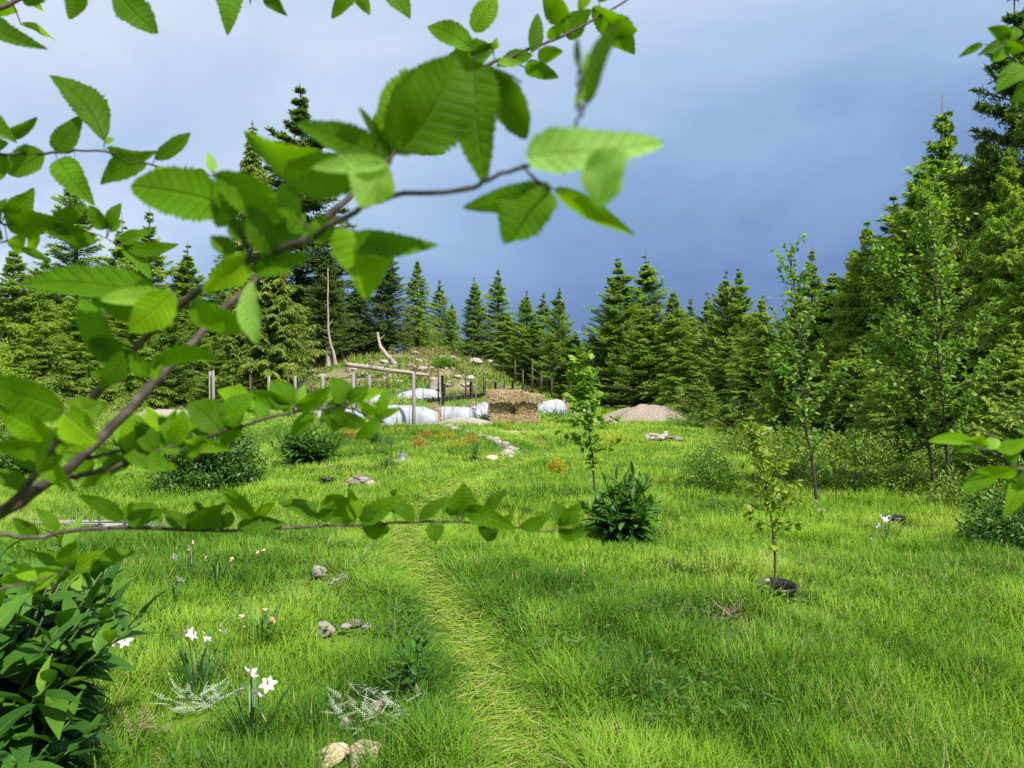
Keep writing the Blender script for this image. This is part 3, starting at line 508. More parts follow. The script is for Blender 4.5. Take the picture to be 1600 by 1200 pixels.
TREES = [
 # key, px, top, Y, width factor, label, group
 ('spruceB', 122, 236, 38, 0.9, 'tallest thin spruce at the far left with a bare spiky leader', GL),
 ('spruceA', 190, 330, 40, 0.9, 'medium spruce just right of the tallest thin spruce at far left', GL),
 ('spruceB', 236, 318, 37, 1.0, 'spiky-topped spruce behind the serrated leaves, left of the bright cedar', GL),
 ('spruceA', 292, 372, 39, 1.0, 'rounder spruce between the spiky-topped spruce and the yellow-green cedar', GL),
 ('hemA', 20, 380, 34, 0.9, 'yellowish hemlock cut by the left edge of the photo', GL),
 ('spruceC', 72, 392, 36, 0.8, 'broad mid green spruce second from the left edge', GL),
 ('hemA', 130, 430, 32, 0.9, 'low light green hemlock in front of the tallest thin spruce', GL),
 ('hemB', 205, 452, 33, 0.9, 'low spreading hemlock in front behind the crossing dark stems', GL),
 ('hemB', 60, 478, 30, 0.9, 'lowest yellow-green hemlock near the left edge of the wood', GL),
 ('spruceC', 268, 468, 33.5, 0.8, 'dark low spruce just left of the tall double fence post', GL),
 ('spruceA', 338, 395, 38, 0.9, 'dark spruce behind the left flank of the yellow-green cedar', GL),
 ('cedB', 398, 185, 50, 0.85, 'tall narrow pale cedar rising behind the wood at the left', GK),
 ('firA', 474, 128, 56, 1.15, 'tallest dark fir in the photo, rising behind the big bright leaves', GK),
 ('cedA', 420, 365, 34.5, 1.15, 'broad yellow-green cedar with drooping sprays left of the knoll', GK),
 ('cedA', 368, 425, 33.5, 0.8, 'smaller yellow-green cedar tucked against the left of the broad one', GK),
 ('firB', 508, 372, 44, 0.8, 'dark fir behind the pale leaning trunk on the knoll', GK),
 ('firA', 558, 425, 47, 1.0, 'shorter dark fir between two taller ones on the knoll', GK),
 ('firB', 604, 372, 46, 0.85, 'dark pyramid fir with a sharp top, crowning the knoll', GK),
 ('hemA', 652, 402, 49, 0.7, 'light green hemlock right of the dark pyramid fir', GK),
 ('spruceB', 686, 432, 52, 1.0, 'slim spruce with a narrow top right of the light hemlock', GK),
 ('hemB', 706, 472, 50, 0.7, 'short yellow-green hemlock in the dip right of the slim spruce', GK),
 ('spruceA', 741, 428, 46, 0.85, 'left one of the twin spiky spruces above the grassy slope', GK),
 ('spruceB', 779, 415, 47, 1.1, 'right one of the twin spiky spruces above the grassy slope', GK),
 ('hemB', 664, 498, 48, 0.6, 'low hemlock at the back of the knoll below the slim spruce', GK),
 ('spruceA', 822, 448, 42, 0.9, 'spruce above the metal stakes, leftmost of the group of three', GC),
 ('spruceB', 849, 452, 44, 1.0, 'middle spruce of the group of three above the metal stakes', GC),
 ('spruceC', 873, 448, 39, 0.7, 'right spruce of the group of three, next to the gap of sky', GC),
 ('spruceC', 968, 400, 36, 0.92, 'broad bright spruce right of the gap of sky, largest at the centre', GC),
 ('spruceA', 1006, 388, 38, 1.05, 'tall spruce leaning on the broad bright one, with a thin leader', GC),
 ('hemA', 1050, 448, 33, 0.8, 'hemlock behind the gravel mound', GC),
 ('spruceB', 1080, 458, 37, 0.9, 'slim dark spruce just right of the hemlock by the gravel mound', GC),
 ('spruceA', 1106, 448, 34, 0.85, 'slim spruce between the gravel mound and the grey stump', GC),
 ('spruceA', 1137, 412, 31, 0.8, 'spiky spruce, left of a close pair behind the yellow-leaved sapling', GC),
 ('spruceC', 1156, 416, 30, 0.72, 'spiky spruce, right of a close pair behind the yellow-leaved sapling', GC),
 ('hemB', 1105, 592, 24, 0.75, 'young low hemlock at the edge of the lawn below the wood', GC),
 ('hemB', 1190, 458, 25, 0.75, 'bushy hemlock above the grey stump', GC),
 ('spruceB', 1268, 378, 23, 0.9, 'thin pale spruce seen through the top of the slender alder sapling', GR),
 ('hemA', 1225, 500, 21, 0.8, 'lower hemlock behind the slender alder sapling', GR),
 ('hemB', 1330, 385, 19, 0.8, 'light hemlock with drooping tips where the wood steps up at the right', GR),
 ('firA', 1392, 302, 23, 1.0, 'dark fir with a pointed top left of the bare-spired spruce', GR),
 ('hemA', 1425, 322, 18, 0.8, 'dense light hemlock in front of the dark fir at the right', GR),
 ('spruceB', 1464, 158, 19, 1.15, 'tall spruce with a long bare spire at the right', GR),
 ('firA', 1490, 164, 21, 0.75, 'narrow dark fir standing just right of the bare-spired spruce', GR),
 ('hemB', 1290, 520, 17.5, 0.6, 'low hemlock in shade behind the slender alder sapling foot', GR),
 ('hemA', 1385, 470, 14.5, 0.62, 'shaded hemlock behind the left of the two twin alder saplings', GR),
 ('cedA', 1528, 205, 15, 0.85, 'green cedar with hanging sprays in front of the tallest right tree', GR),
 ('firB', 1598, -60, 14.5, 0.62, 'very tall dark fir cut by the top right corner of the photo', GR),
 ('hemA', 1470, 400, 15.2, 0.62, 'dense hemlock behind the right twin alder sapling', GR),
 ('hemB', 1545, 430, 12.6, 0.62, 'nearest hemlock in the shade of the right-hand wood', GR),
 ('hemA', 1622, 330, 11.5, 0.75, 'hemlock cut by the right edge of the photo', GR),
 ('hemA', 1432, 250, 17.2, 0.85, 'tall light hemlock between the dark pointed fir and the bare-spired spruce', GR),
 ('hemB', 1515, 262, 15.8, 0.75, 'tall light hemlock left of the green cedar with hanging sprays', GR),
 ('hemA', 1572, 225, 12.8, 0.62, 'tall near hemlock standing in front of the very tall dark fir', GR),
 ('hemB', 1358, 340, 18.2, 0.75, 'light hemlock just left of the dark pointed fir', GR),
 ('spruceC', 1660, 100, 15, 0.8, 'dark spruce just beyond the right edge behind the others', GR),
]
rr = random.Random(4)
for a in TREES: conifer(*a[:5], a[5], a[6], rr.uniform(0, 6.28), rr.uniform(-0.02, 0.02))
# rear rows: only slivers of them show between the others
for i in range(46):
    px = -150 + i * 42 + rr.uniform(-14, 14); Yb = rr.uniform(56, 66)
    if 880 < px < 925: continue
    env = np.interp(px, [-150, 100, 300, 480, 560, 700, 800, 890, 960, 1010, 1110, 1200, 1300, 1400, 1600, 1900], [430, 445, 440, 440, 470, 520, 520, 545, 490, 490, 520, 520, 480, 430, 380, 350])
    conifer(rr.choice(['spruceA', 'firA', 'hemA', 'firB', 'spruceC']), px, env + rr.uniform(-15, 30), Yb, 1.5, 'dark conifer in the rear rows of the wood, half hidden by nearer trees', GB, rr.uniform(0, 6.28))
# dense young growth filling the foot of the wood
LMK = ['at the far left edge', 'under the yellowish left edge tree', 'left of the low light green hemlock', 'under the tallest thin spruce', 'behind the crossing dark stems', 'left of the smaller cedar', 'at the left foot of the smaller cedar', 'under the broad yellow-green cedar', 'at the left foot of the knoll', 'below the group of three spruces', 'right under the middle of the three spruces', 'in the gap of sky', 'at the left foot of the broad bright spruce', 'under the tall spruce with a thin leader', 'behind the gravel mound boulder', 'right of the gravel mound', 'behind the grey stump', 'above right of the grey stump', 'at the foot of the slender alder sapling', 'between the slender and twin alder saplings', 'left of the twin alder saplings', 'behind the twin alder saplings', 'under the right-hand cedar', 'at the right edge', 'high behind the slender alder sapling', 'high left of the dark pointed fir', 'behind the close spiky pair', 'behind the hemlock by the gravel mound']
GY = 'young hemlocks filling the foot of the wood'
for lmk, (px, top, Y) in zip(LMK, [(-40, 520, 27), (20, 540, 29), (95, 540, 31), (160, 545, 32.5), (225, 540, 33.5), (300, 520, 34.5), (345, 560, 33), (395, 560, 35), (455, 548, 37), (795, 520, 45), (835, 520, 41), (900, 545, 38.5), (925, 530, 36.5), (1010, 520, 34), (1065, 545, 31), (1140, 545, 27), (1180, 560, 24), (1235, 560, 20), (1275, 590, 16.5), (1335, 560, 15.6), (1420, 560, 13.4), (1500, 560, 12.6), (1585, 540, 10.6), (1640, 560, 9.4), (1250, 480, 24), (1300, 450, 22), (1150, 500, 31), (1060, 500, 37)]):
    conifer(rr.choice(['hemA', 'hemB', 'spruceC']), px, top - 18 + rr.uniform(-14, 10), Y, 1.25, 'young conifer in the wood ' + lmk, GY, rr.uniform(0, 6.28))
# ------------------------------------------------------------------ rocks
def ico(sub=2):
    import bmesh
    bm = bmesh.new(); bmesh.ops.create_icosphere(bm, subdivisions=sub, radius=1.0)
    V = np.array([v.co[:] for v in bm.verts]); T = np.array([[v.index for v in f.verts] for f in bm.faces]); bm.free(); return V, T
ICV, ICT = ico(3); ICV4, ICT4 = ico(2)
def rockgeo(seed, sx_=1, sy_=1, sz_=0.65, rough=0.8, fine=False):
    V, T = (ICV, ICT) if fine else (ICV4, ICT4)
    V = V * (1 + rough * (vnoise(V, 1.1, 2, seed)[:, None] - 0.5) * 1.5)
    r = rngf(seed)      # flat facets: clip by a few planes
    for _ in range(9):
        n = unit(r.normal(0, 1, 3)); d = 0.55 + 0.25 * r.random(); k = V @ n - d; V = V - np.clip(k, 0, None)[:, None] * n * 0.9
    V = V * (1 + 0.16 * (vnoise(V, 4, 3, seed + 3)[:, None] - 0.5))
    A = np.zeros((len(V), 3)); A[:, 0] = r.uniform(0.2, 0.9)
    return V * [sx_, sy_, sz_], None, T, A
ROCKM = []
for i in range(7):
    mb = MB(); mb.add(*rockgeo(50 + i, fine=(i < 4))); ROCKM.append(mb.mesh('stone', M['rock']))
rk = random.Random(8)
def stone(x, y, s, label, group, mat=None, dz=0.0, name='stone', flat=1.0, cat='stone', me=None, gnd=True):
    me = me or rk.choice(ROCKM)
    if mat is not None: me = me.copy(); me.materials[0] = mat
    o = bpy.data.objects.new(name, me); C.objects.link(o)
    o.location = (x, y, (gz(x, y) if gnd else 0) + dz + s * 0.22); o.scale = (s * rk.uniform(.8, 1.25), s * rk.uniform(.8, 1.2), s * flat * rk.uniform(.7, 1.0))
    o.rotation_euler = (rk.uniform(-.3, .3), rk.uniform(-.3, .3), rk.uniform(0, 6.28)); return tag(o, label, cat, group)
# stone edging of the flower bed, curving from behind the orange shrubs to the right end
edge = [(672, 667), (690, 670), (706, 674), (722, 678), (738, 683), (752, 687), (766, 692), (778, 697), (789, 703), (796, 709), (799, 714), (792, 719)]
pe = np.array([G(*p)[:2] for p in edge]); seg = np.r_[0, np.cumsum(np.hypot(*np.diff(pe, axis=0).T))]
for i, d in enumerate(np.arange(0, seg[-1], 0.21)):
    for k in range(2):
        x = np.interp(d, seg, pe[:, 0]) + rk.uniform(-.10, .10); y = np.interp(d, seg, pe[:, 1]) + rk.uniform(-.14, .14)
        stone(x, y, rk.uniform(.06, .135), 'pale rough stone in the curved edging line of the flower bed', 'stones edging the flower bed', dz=0.03 + 0.03 * k)
def pile(px, py, n, rad, smin, smax, label, group, mat=None, flat=0.8):
    c = G(px, py)
    for i in range(n):
        a = rk.uniform(0, 6.28); q = rad * math.sqrt(rk.random())
        stone(c[0] + math.cos(a) * q * 1.3, c[1] + math.sin(a) * q, rk.uniform(smin, smax), label, group, mat, dz=(1 - q / rad) * smax * 0.9, flat=flat)
pile(560, 758, 9, 0.15, 0.07, 0.13, 'pale rock in the heap on the lawn right of the square black pot', 'rocks heaped on the lawn right of the square black pot')
pile(752, 722, 9, 0.20, 0.05, 0.10, 'small grey stone beside the round tan boulder', 'small stones by the tan boulder')
pile(1040, 688, 13, 0.40, 0.09, 0.18, 'whitish stone in the low heap right of the path end, below the gravel mound', 'stones in the low heap below the gravel mound')
pile(542, 992, 7, 0.13, 0.04, 0.09, 'pale rock half sunk in grass left of the path', 'rocks sunk in the grass left of the path')
pile(508, 905, 7, 0.16, 0.04, 0.08, 'greyish rock lying in grass below the low leafy branch', 'rocks in grass below the low leafy branch')
pile(540, 1196, 3, 0.07, 0.05, 0.085, 'pinkish rock at the very bottom edge left of the path', 'pinkish rocks at the bottom edge', M['tanrock'])
pile(560, 1120, 4, 0.10, 0.03, 0.05, 'grey pebble among the silvery leaves at the bottom', 'pebbles among the silvery leaves')
c = G(770, 722); stone(c[0], c[1], 0.15, 'round tan boulder in front of the stone edging', None, M['tanrock'], dz=0.03, name='boulder', cat='boulder')
c = G(1005, 634)
stone(c[0], c[1], 0.28, 'round tan boulder on top of the gravel mound', None, M['tanrock'], name='boulder', cat='boulder', dz=0.35)
for (px, py, s) in [(968, 634, .34), (985, 630, .3), (950, 640, .28), (935, 640, .2), (915, 646, .22), (900, 650, .2), (1000, 640, .2), (892, 644, .16)]:
    p = G(px, py); stone(p[0], p[1], s, 'cream coloured rock in the bank left of the gravel mound', 'cream rocks left of the gravel mound')
# rubble and pale rocks on the knoll and at the left edge of the garden
for i in range(58):
    px, py = rk.uniform(485, 740), rk.uniform(553, 606)
    p = G(px, py)
    if p[1] > 60: continue
    stone(p[0], p[1], rk.uniform(.12, .30), 'pale rock scattered in the dry scrub of the knoll', 'rocks scattered over the knoll', dz=.02, flat=.8)
for i in range(24):
    px = rk.uniform(740, 800); py = 566 + (px - 740) * 0.14 + rk.uniform(-4, 5); p = G(px, py)
    stone(p[0], p[1], rk.uniform(.14, .30), 'white rock in the row along the top of the grassy slope', 'white rocks topping the grassy slope', dz=.12)
for i in range(40):
    px, py = rk.uniform(195, 345), rk.uniform(628, 648); p = G(px, py)
    stone(p[0], p[1], rk.uniform(.08, .30), 'pale rubble rock behind the yellow-green willow shrub', 'rubble rocks at the far left of the garden')
for i in range(22):
    px = rk.uniform(60, 380); py = rk.uniform(812, 828) + (px < 200) * rk.uniform(0, 10); p = G(px, py)
    stone(p[0], p[1], rk.uniform(.03, .075), 'flat cream stone along the bare strip behind the low leafy branch', 'cream stones along the bare strip', flat=0.5)
# flat weathered planks lying on the bare strip
for j, (px, py, L_, rz) in enumerate([(120, 826, 0.95, 0.12), (200, 832, 0.5, 0.05)]):
    p = G(px, py); mb = MB(); mb.add(*box((0, 0, 0), (L_, 0.16, 0.035), 0, 0.5, 0.006))
    o = mb.build('plank', M['plank']); o.location = (p[0], p[1], p[2] + 0.05); o.rotation_euler = (0.04, 0.02, rz)
    tag(o, ['longer grey weathered plank lying on the bare strip at the left', 'shorter grey weathered plank lying right of the longer one'][j], 'plank')
# ------------------------------------------------------------------ mounds
def mound(px, py, rx, ry, hh, mat, seed, name, label, cat, rz=0.0, peak=1.4, lump=.35):
    p = G(px, py); n = 46; u = np.linspace(-1.15, 1.15, n); UX, UY = np.meshgrid(u, u); q = np.hypot(UX, UY)
    z = hh * np.clip(1 - q ** peak, -0.25, 1) * (1 - lump * .5 + lump * vnoise(np.stack([UX, UY, 0 * UX], -1), 1.6, 3, seed)) + 0.06 * (vnoise(np.stack([UX, UY, 0 * UX], -1), 9, 2, seed) - .5)
    cs, sn = math.cos(rz), math.sin(rz); x = UX * rx * cs - UY * ry * sn; y = UX * rx * sn + UY * ry * cs
    zz = z + H(p[0] + x, p[1] + y) - p[2]; i = np.arange(n - 1)[:, None] * n; j = np.arange(n - 1)[None]
    mb = MB(); mb.add(np.stack([x, y, zz], -1), np.stack([i + j, i + j + 1, i + n + j + 1, i + n + j], -1).reshape(-1, 4))
    o = mb.build(name, mat, smooth=True); o.location = p; return tag(o, label, cat)
mound(1012, 657, 1.85, 1.4, 0.62, M['gravel'], 3, 'gravel_mound', 'large pinkish beige gravel mound at the edge of the wood right of the garden', 'gravel mound', 0.1, 1.7, 1.5)
mound(726, 662, 1.05, 0.8, 0.22, M['palegravel'], 5, 'gravel_heap', 'low pale gravel heap left of the straw bales', 'gravel heap')
mound(262, 650, 1.9, 0.8, 0.25, M['palegravel'], 6, 'gravel_heap', 'low whitish gravel heap near the rubble at the far left', 'gravel heap')
mound(235, 641, 1.4, 0.6, 0.3, M['tanrock'], 9, 'soil_heap', 'reddish soil heap behind the whitish gravel at the far left', 'soil heap')
# ------------------------------------------------------------------ raised beds
def board(px0, py0, px1, py1, hpx, nboards, label, depth=None):
    a = G(px0, py0); b = G(px1, py1)
    if depth: b = at(px1, py1, depth)
    c_ = (a + b) / 2; L_ = math.hypot(b[0] - a[0], b[1] - a[1]); rz = math.atan2(b[1] - a[1], b[0] - a[0]); tilt = math.atan2(b[2] - a[2], L_)
    hgt = hpx / F * c_[1]; t_ = thing('raised_bed', label, 'raised bed', c_, 'raised beds of dark timber'); t_.rotation_euler = (0, -tilt, rz)
    bh = hgt / nboards
    for k in range(nboards):
        mb = MB(); mb.add(*box((0, 0, -0.12 + bh * (k + .5) + 0.10), (L_, 0.07, bh - 0.012), 0, 0.5, 0.008)); mb.build('board', M['bed'], t_)
        mb = MB(); mb.add(*box((0, 1.2, -0.12 + bh * (k + .5) + 0.10), (L_, 0.07, bh - 0.012), 0, 0.5, 0.008)); mb.build('board', M['bed'], t_)
    for s_ in (-1, 1):
        mb = MB(); mb.add(*box((s_ * (L_ / 2 - 0.04), 0.6, hgt / 2 - 0.02), (0.07, 1.12, hgt), 0, 0.5, 0.008)); mb.build('end_board', M['bed'], t_)
        mb = MB(); mb.add(*box((s_ * (L_ / 2 - 0.1), -0.075, hgt / 2), (0.08, 0.07, hgt + 0.06), 0, 0.5, 0.008)); mb.build('corner_post', M['bed'], t_)
    mb = MB(); mb.add(*box((0, 0.6, hgt * 0.72), (L_ - 0.16, 1.12, 0.05), 0)); mb.build('soil', M['soil'], t_)
    return t_
board(372, 634, 500, 631, 8, 2, 'dark timber raised bed at the left behind the wooden posts')
board(560, 617, 686, 615, 6, 1, 'dark timber raised bed behind the white row cover at the back left')
board(672, 630, 752, 623, 8, 2, 'dark timber raised bed behind the front white row cover')
board(800, 599, 862, 599, 5, 2, 'topmost dark timber raised bed on the grassy slope')
board(812, 614, 925, 610, 7, 2, 'dark timber raised bed on the slope behind the straw bales')
board(884, 627, 972, 624, 8, 2, 'dark timber raised bed at the right end of the garden by the wood')
board(748, 620, 800, 618, 5, 1, 'short dark timber raised bed just left above the straw bales')
# ------------------------------------------------------------------ fence posts and stakes
def bstake(px, top, bot, kind, label, group, lean=0.0):
    p = G(px, bot); h = (bot - top) / F * p[1]
    mb = MB()
    if kind == 'wood':
        r_ = 0.055; mb.add(*tube([(0, 0, -.3), (0.01, 0, h * .5), (0, 0, h - .01), (0, 0, h)], [r_, r_, r_ * .96, r_ * .9], 10)); o = mb.build('fence_post', M['post'], smooth=False)
    elif kind == 'steel':    # T-section stake with studs
        mb.add(*box((0, 0, h / 2 - .15), (0.078, 0.014, h + .3))); mb.add(*box((0, 0.03, h / 2 - .15), (0.014, 0.06, h + .3)))
        for z in np.arange(0.1, h, 0.12): mb.add(*box((0, -0.012, z), (0.02, 0.012, 0.03)))
        o = mb.build('steel_stake', M['steel'])
    elif kind == 'timber':
        mb.add(*box((0, 0, h / 2 - .15), (0.11, 0.10, h + .3), 0, .5, .01)); o = mb.build('timber_post', M['bed'])
    else:
        mb.add(*tube([(0, 0, -.2), (0, 0, h)], 0.017, 6)); o = mb.build('garden_stake', M['greenstake'])
    o.location = p; o.rotation_euler = (0, lean, rk.uniform(-.4, .4)); return tag(o, label, {'wood': 'fence post', 'steel': 'metal stake', 'timber': 'post', 'thin': 'garden stake'}[kind], group)
GW, GS, GT = 'grey wooden posts of the garden fence', 'rusty steel stakes round the garden', 'thin green garden stakes'
woods_ = [(646, 583, 669, 'grey wooden post standing in front of the front white row cover'), (552, 583, 674, 'grey wooden post above the golden shrubs, left of the small willow'),
 (577, 586, 655, 'grey wooden post between the tall front posts and the back row cover'), (504, 588, 669, 'grey wooden post rising behind the dark leafy clump'),
 (461, 588, 655, 'grey wooden post above the left of the dark leafy clump'), (420, 587, 652, 'shorter looking grey wooden post right of the dark thin stake'),
 (328, 580, 652, 'left of the paired grey posts at the end of the fence'), (333, 579, 653, 'right of the paired grey posts at the end of the fence')]
for px, t_, b_, lb in woods_: bstake(px, t_, b_, 'wood', lb, GW)
steels = [(391, 586, 640, 'dark stake left of the shorter grey post'), (450, 585, 648, 'dark stake just left of a grey wooden post'), (488, 600, 636, 'short dark stake by the left raised bed'),
 (556, 582, 650, 'rusty stake right behind the grey post over the golden shrubs'), (605, 580, 614, 'dark stake below the middle of the fallen log'), (600, 598, 620, 'stubby dark stake left below the fallen log'),
 (649, 578, 614, 'dark stake behind the grey post at the front row cover'), (685, 576, 632, 'tall dark stake left of the pale stump'), (728, 585, 627, 'dark stake between the pale stump and the straw bales'),
 (756, 582, 622, 'dark stake behind the white cover next to the straw bales'), (788, 580, 616, 'dark stake directly above the straw bales'), (805, 562, 600, 'tall dark stake at the left corner of the topmost bed'),
 (817, 578, 620, 'dark stake right of the tall one at the topmost bed'), (832, 561, 622, 'tallest dark stake in front of the topmost bed'), (846, 582, 618, 'dark stake right of the tallest stake'),
 (862, 592, 622, 'dark stake right of the topmost bed'), (892, 595, 628, 'dark stake left of the leafy young maple'), (944, 597, 627, 'dark stake right of the leafy young maple'), (968, 590, 624, 'last dark stake at the right end of the garden')]
for px, t_, b_, lb in steels: bstake(px, t_, b_, 'steel', lb, GS)
for px, t_, b_, lb in [(691, 587, 634, 'taller rusty timber post right of the pale stump'), (694, 600, 630, 'short rusty timber post next to the taller one'), (736, 596, 626, 'rusty timber post left of the white cover end'), (774, 597, 618, 'rusty timber post over the left of the straw bales'), (801, 596, 616, 'rusty timber post over the right of the straw bales')]:
    bstake(px, t_, b_, 'timber', lb, 'rusty timber posts in the garden')
for px, t_, b_, lb in [(629, 603, 655, 'thin green stake left of the front grey post'), (661, 602, 655, 'thin green stake right of the front grey post'), (689, 612, 660, 'thin green stake at the straw end of the front cover'), (744, 600, 656, 'thin green stake left of the straw bales'), (781, 597, 622, 'thin green stake above the straw bales'), (720, 515, 560, 'thin pale pole on the knoll among the conifers')]:
    bstake(px, t_, b_, 'thin', lb, GT)
# wire netting between the front posts
def netting(pts, h, label, step=0.16):
    mb = MB(); P = np.array([[p[0], p[1] - 0.04, p[2]] for p in pts])
    for a, b in zip(P[:-1], P[1:]):
        L_ = np.linalg.norm(b - a)
        for z in np.arange(0.05, h, step): mb.add(*tube([a + [0, 0, z], (a + b) / 2 + [0, 0, z - 0.01], b + [0, 0, z]], 0.0022, 3, cap=False))
        for s_ in np.arange(0, 1, step / L_): q = a + (b - a) * s_; mb.add(*tube([q + [0, 0, 0], q + [0, 0, h]], 0.0022, 3, cap=False))
    return tag(mb.build('wire_netting', M['wire']), label, 'wire fence')
netting([G(552, 674), G(646, 669), G(689, 660), G(744, 658)], 1.25, 'grey wire netting between the wooden posts in front of the white covers')
netting([G(461, 655), G(504, 669), G(552, 674)], 1.5, 'grey wire netting along the left wooden posts')
mb = MB(); a, b = G(772, 620), G(788, 616)
# gate frame of thin rod above the bales
q0, q1 = G(758, 622), G(782, 622); hh = 25 / F * q0[1]
mb.add(*tube([q0, q0 + [0, 0, hh]], .015, 5)); mb.add(*tube([q1, q1 + [0, 0, hh]], .015, 5)); mb.add(*tube([q0 + [0, 0, hh], q1 + [0, 0, hh]], .015, 5))
tag(mb.build('garden_gate', M['steel']), 'thin metal gate frame left above the straw bales', 'gate')
# ------------------------------------------------------------------ row covers
def row_cover(px, py, W_, H_, L_, rz, label, seed, straw=None):
    p = G(px, py); t_ = thing('row_cover', label, 'row cover', p, 'white fleece row covers on hoops', rz)
    nu, nv = 40, 20; u = np.linspace(0, 1, nu); vv = np.linspace(0, math.pi, nv); U, Vv = np.meshgrid(u, vv, indexing='ij')
    hoop = 0.035 * np.abs(np.sin(U * math.pi * 4)) ; nz = 0.30 * (vnoise(np.stack([U * 2.5, Vv * 1.2, 0 * U], -1), 1, 3, seed) - .5)
    endc = np.clip(np.minimum(U, 1 - U) * 14, 0, 1) ** .5; sc_ = (1 - hoop + nz) * (0.75 + 0.25 * endc)
    x = (U - .5) * L_; y = -np.cos(Vv) * W_ / 2 * sc_ * (1 + 0.1 * np.sin(U * 9 + seed)); z = np.sin(Vv) ** .8 * H_ * sc_ * (1 - .30 * (U - .5) ** 2 * 4 + .12 * np.sin(U * 5 + seed)) - .02
    # tied ends
    i = np.arange(nu - 1)[:, None] * nv; j = np.arange(nv - 1)[None]
    mb = MB(); mb.add(np.stack([x, y, z], -1), np.stack([i + j, i + j + 1, i + nv + j + 1, i + nv + j], -1).reshape(-1, 4))
    for e in (0, nu - 1):
        V = np.stack([x[e], y[e], z[e]], -1); c_ = V.mean(0) * [1, 1, .6]; mb.add(np.vstack([V, c_]), None, [[k, k + 1, nv] for k in range(nv - 1)])
    mb.build('fleece', M['fleece'], t_, smooth=True)
    for k in range(5):
        a_ = np.linspace(0, math.pi, 12); xx = (k / 4 - .5) * L_ * .96
        h_ = MB(); h_.add(*tube(np.stack([0 * a_ + xx, -np.cos(a_) * W_ * .47, np.sin(a_) ** .8 * H_ * .95], -1), .008, 5)); h_.build('hoop', M['wire'], t_)
    return t_
row_cover(641, 664, 1.3, 0.70, 1.80, 0.10, 'front white row cover behind the grey wooden post', 1)
row_cover(711, 657, 1.2, 0.60, 1.25, -0.06, 'middle white row cover between two loose straw piles', 2)
row_cover(752, 655, 1.0, 0.66, 0.80, 0.5, 'white row cover touching the left side of the straw bales', 3)
row_cover(858, 645, 1.2, 0.55, 1.35, -0.15, 'white row cover to the right of the straw bales', 4)
row_cover(657, 622, 1.2, 0.42, 2.0, 0.0, 'low white row cover at the back in front of the log', 5)
row_cover(588, 628, 1.1, 0.36, 1.0, 0.0, 'small white row cover at the back below the log', 6)
row_cover(540, 652, 1.1, 0.40, 2.0, 0.1, 'long low white row cover at the left behind the bright leaves', 7)
# ------------------------------------------------------------------ straw
def strawgeo(mb, sx_, sy_, sz_, n, seed, L_=0.085, shag=0.7):
    r = rngf(seed); f = r.integers(0, 5, n); P = r.uniform(-.5, .5, (n, 3)); Nn = np.zeros((n, 3))
    for k, (ax, sg) in enumerate([(0, -1), (0, 1), (1, -1), (1, 1), (2, 1)]):
        m_ = f == k; P[m_, ax] = sg * .5; Nn[m_, ax] = sg
    P = P * [sx_, sy_, sz_]; rn = 0.17 * np.minimum(sx_, sz_); P -= Nn * (0.5 * rn * (np.abs(P / [sx_, sy_, sz_]) ** 4).sum(-1)[:, None] * 2)
    P += Nn * 0.09 * (vnoise(P, 6, 2, seed)[:, None] - .3) * shag
    Tn = r.normal(0, 1, (n, 3)) * [1.4, 1, 0.55]; D = unit(Tn - Nn * (Tn * Nn).sum(-1, keepdims=True) + Nn * r.uniform(-.1, .45, (n, 1)) * shag)
    mb.add(*blades(P, D, Nn + r.normal(0, .3, (n, 3)), L_ * (0.5 + r.random(n)), 0.009, [(0, 1), (.5, 1), (1, 0)], bend=r.uniform(-.2, .6, n), v=r.random(n)))
def bale(x, y, z, sx_, sy_, sz_, rz, label, seed, tilt=0.0, n=2600):
    t_ = thing('straw_bale', label, 'straw bale', (x, y, z), 'straw bales stacked at the garden fence', rz); t_.rotation_euler = (0, tilt, rz)
    V, T = ICV, ICT; e = 0.48; V = np.sign(V) * np.abs(V) ** e; V = V / np.abs(V).max(0) * .5 * [sx_, sy_, sz_] * .97
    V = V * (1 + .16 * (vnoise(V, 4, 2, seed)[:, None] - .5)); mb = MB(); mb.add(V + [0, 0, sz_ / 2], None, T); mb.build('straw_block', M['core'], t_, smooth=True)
    mb = MB(); strawgeo(mb, sx_, sy_, sz_, n, seed); mb.build('loose_straw', M['straw'], t_).location = (0, 0, sz_ / 2)
bc = G(802, 662); bx_, by_, bz_ = bc[0], bc[1] + 0.3, bc[2] - .02
bale(bx_ - 0.40, by_, bz_, 0.78, 0.60, 0.32, 0.05, 'bottom left straw bale of the stack', 1, -.02)
bale(bx_ + 0.42, by_ + .02, bz_, 0.84, 0.60, 0.30, -0.06, 'bottom right straw bale of the stack', 2, .02)
bale(bx_ - 0.46, by_ + .10, bz_ + .33, 0.70, 0.62, 0.40, 0.12, 'middle left straw bale, end facing, left of the dark gap', 3, .06)
bale(bx_ + 0.46, by_ + .08, bz_ + .32, 0.68, 0.62, 0.42, -0.10, 'middle right straw bale, end facing, right of the dark gap', 4, -.05)
bale(bx_ - 0.30, by_ - .12, bz_ + .73, 1.15, 0.68, 0.40, 0.04, 'top left straw bale slumping over the stack', 5, 0.0, 4200)
bale(bx_ + 0.56, by_ - .06, bz_ + .74, 0.80, 0.62, 0.27, -0.05, 'top right flatter straw bale drooping at the end', 6, 0.14, 3000)
bale(bx_ + 0.0, by_ + .72, bz_ + .02, 1.0, 0.5, 0.66, 0.03, 'added straw bale behind the stack, keeping its gap dark', 7, 0, 1200)  # extra bale added behind the gap so that it stays dark
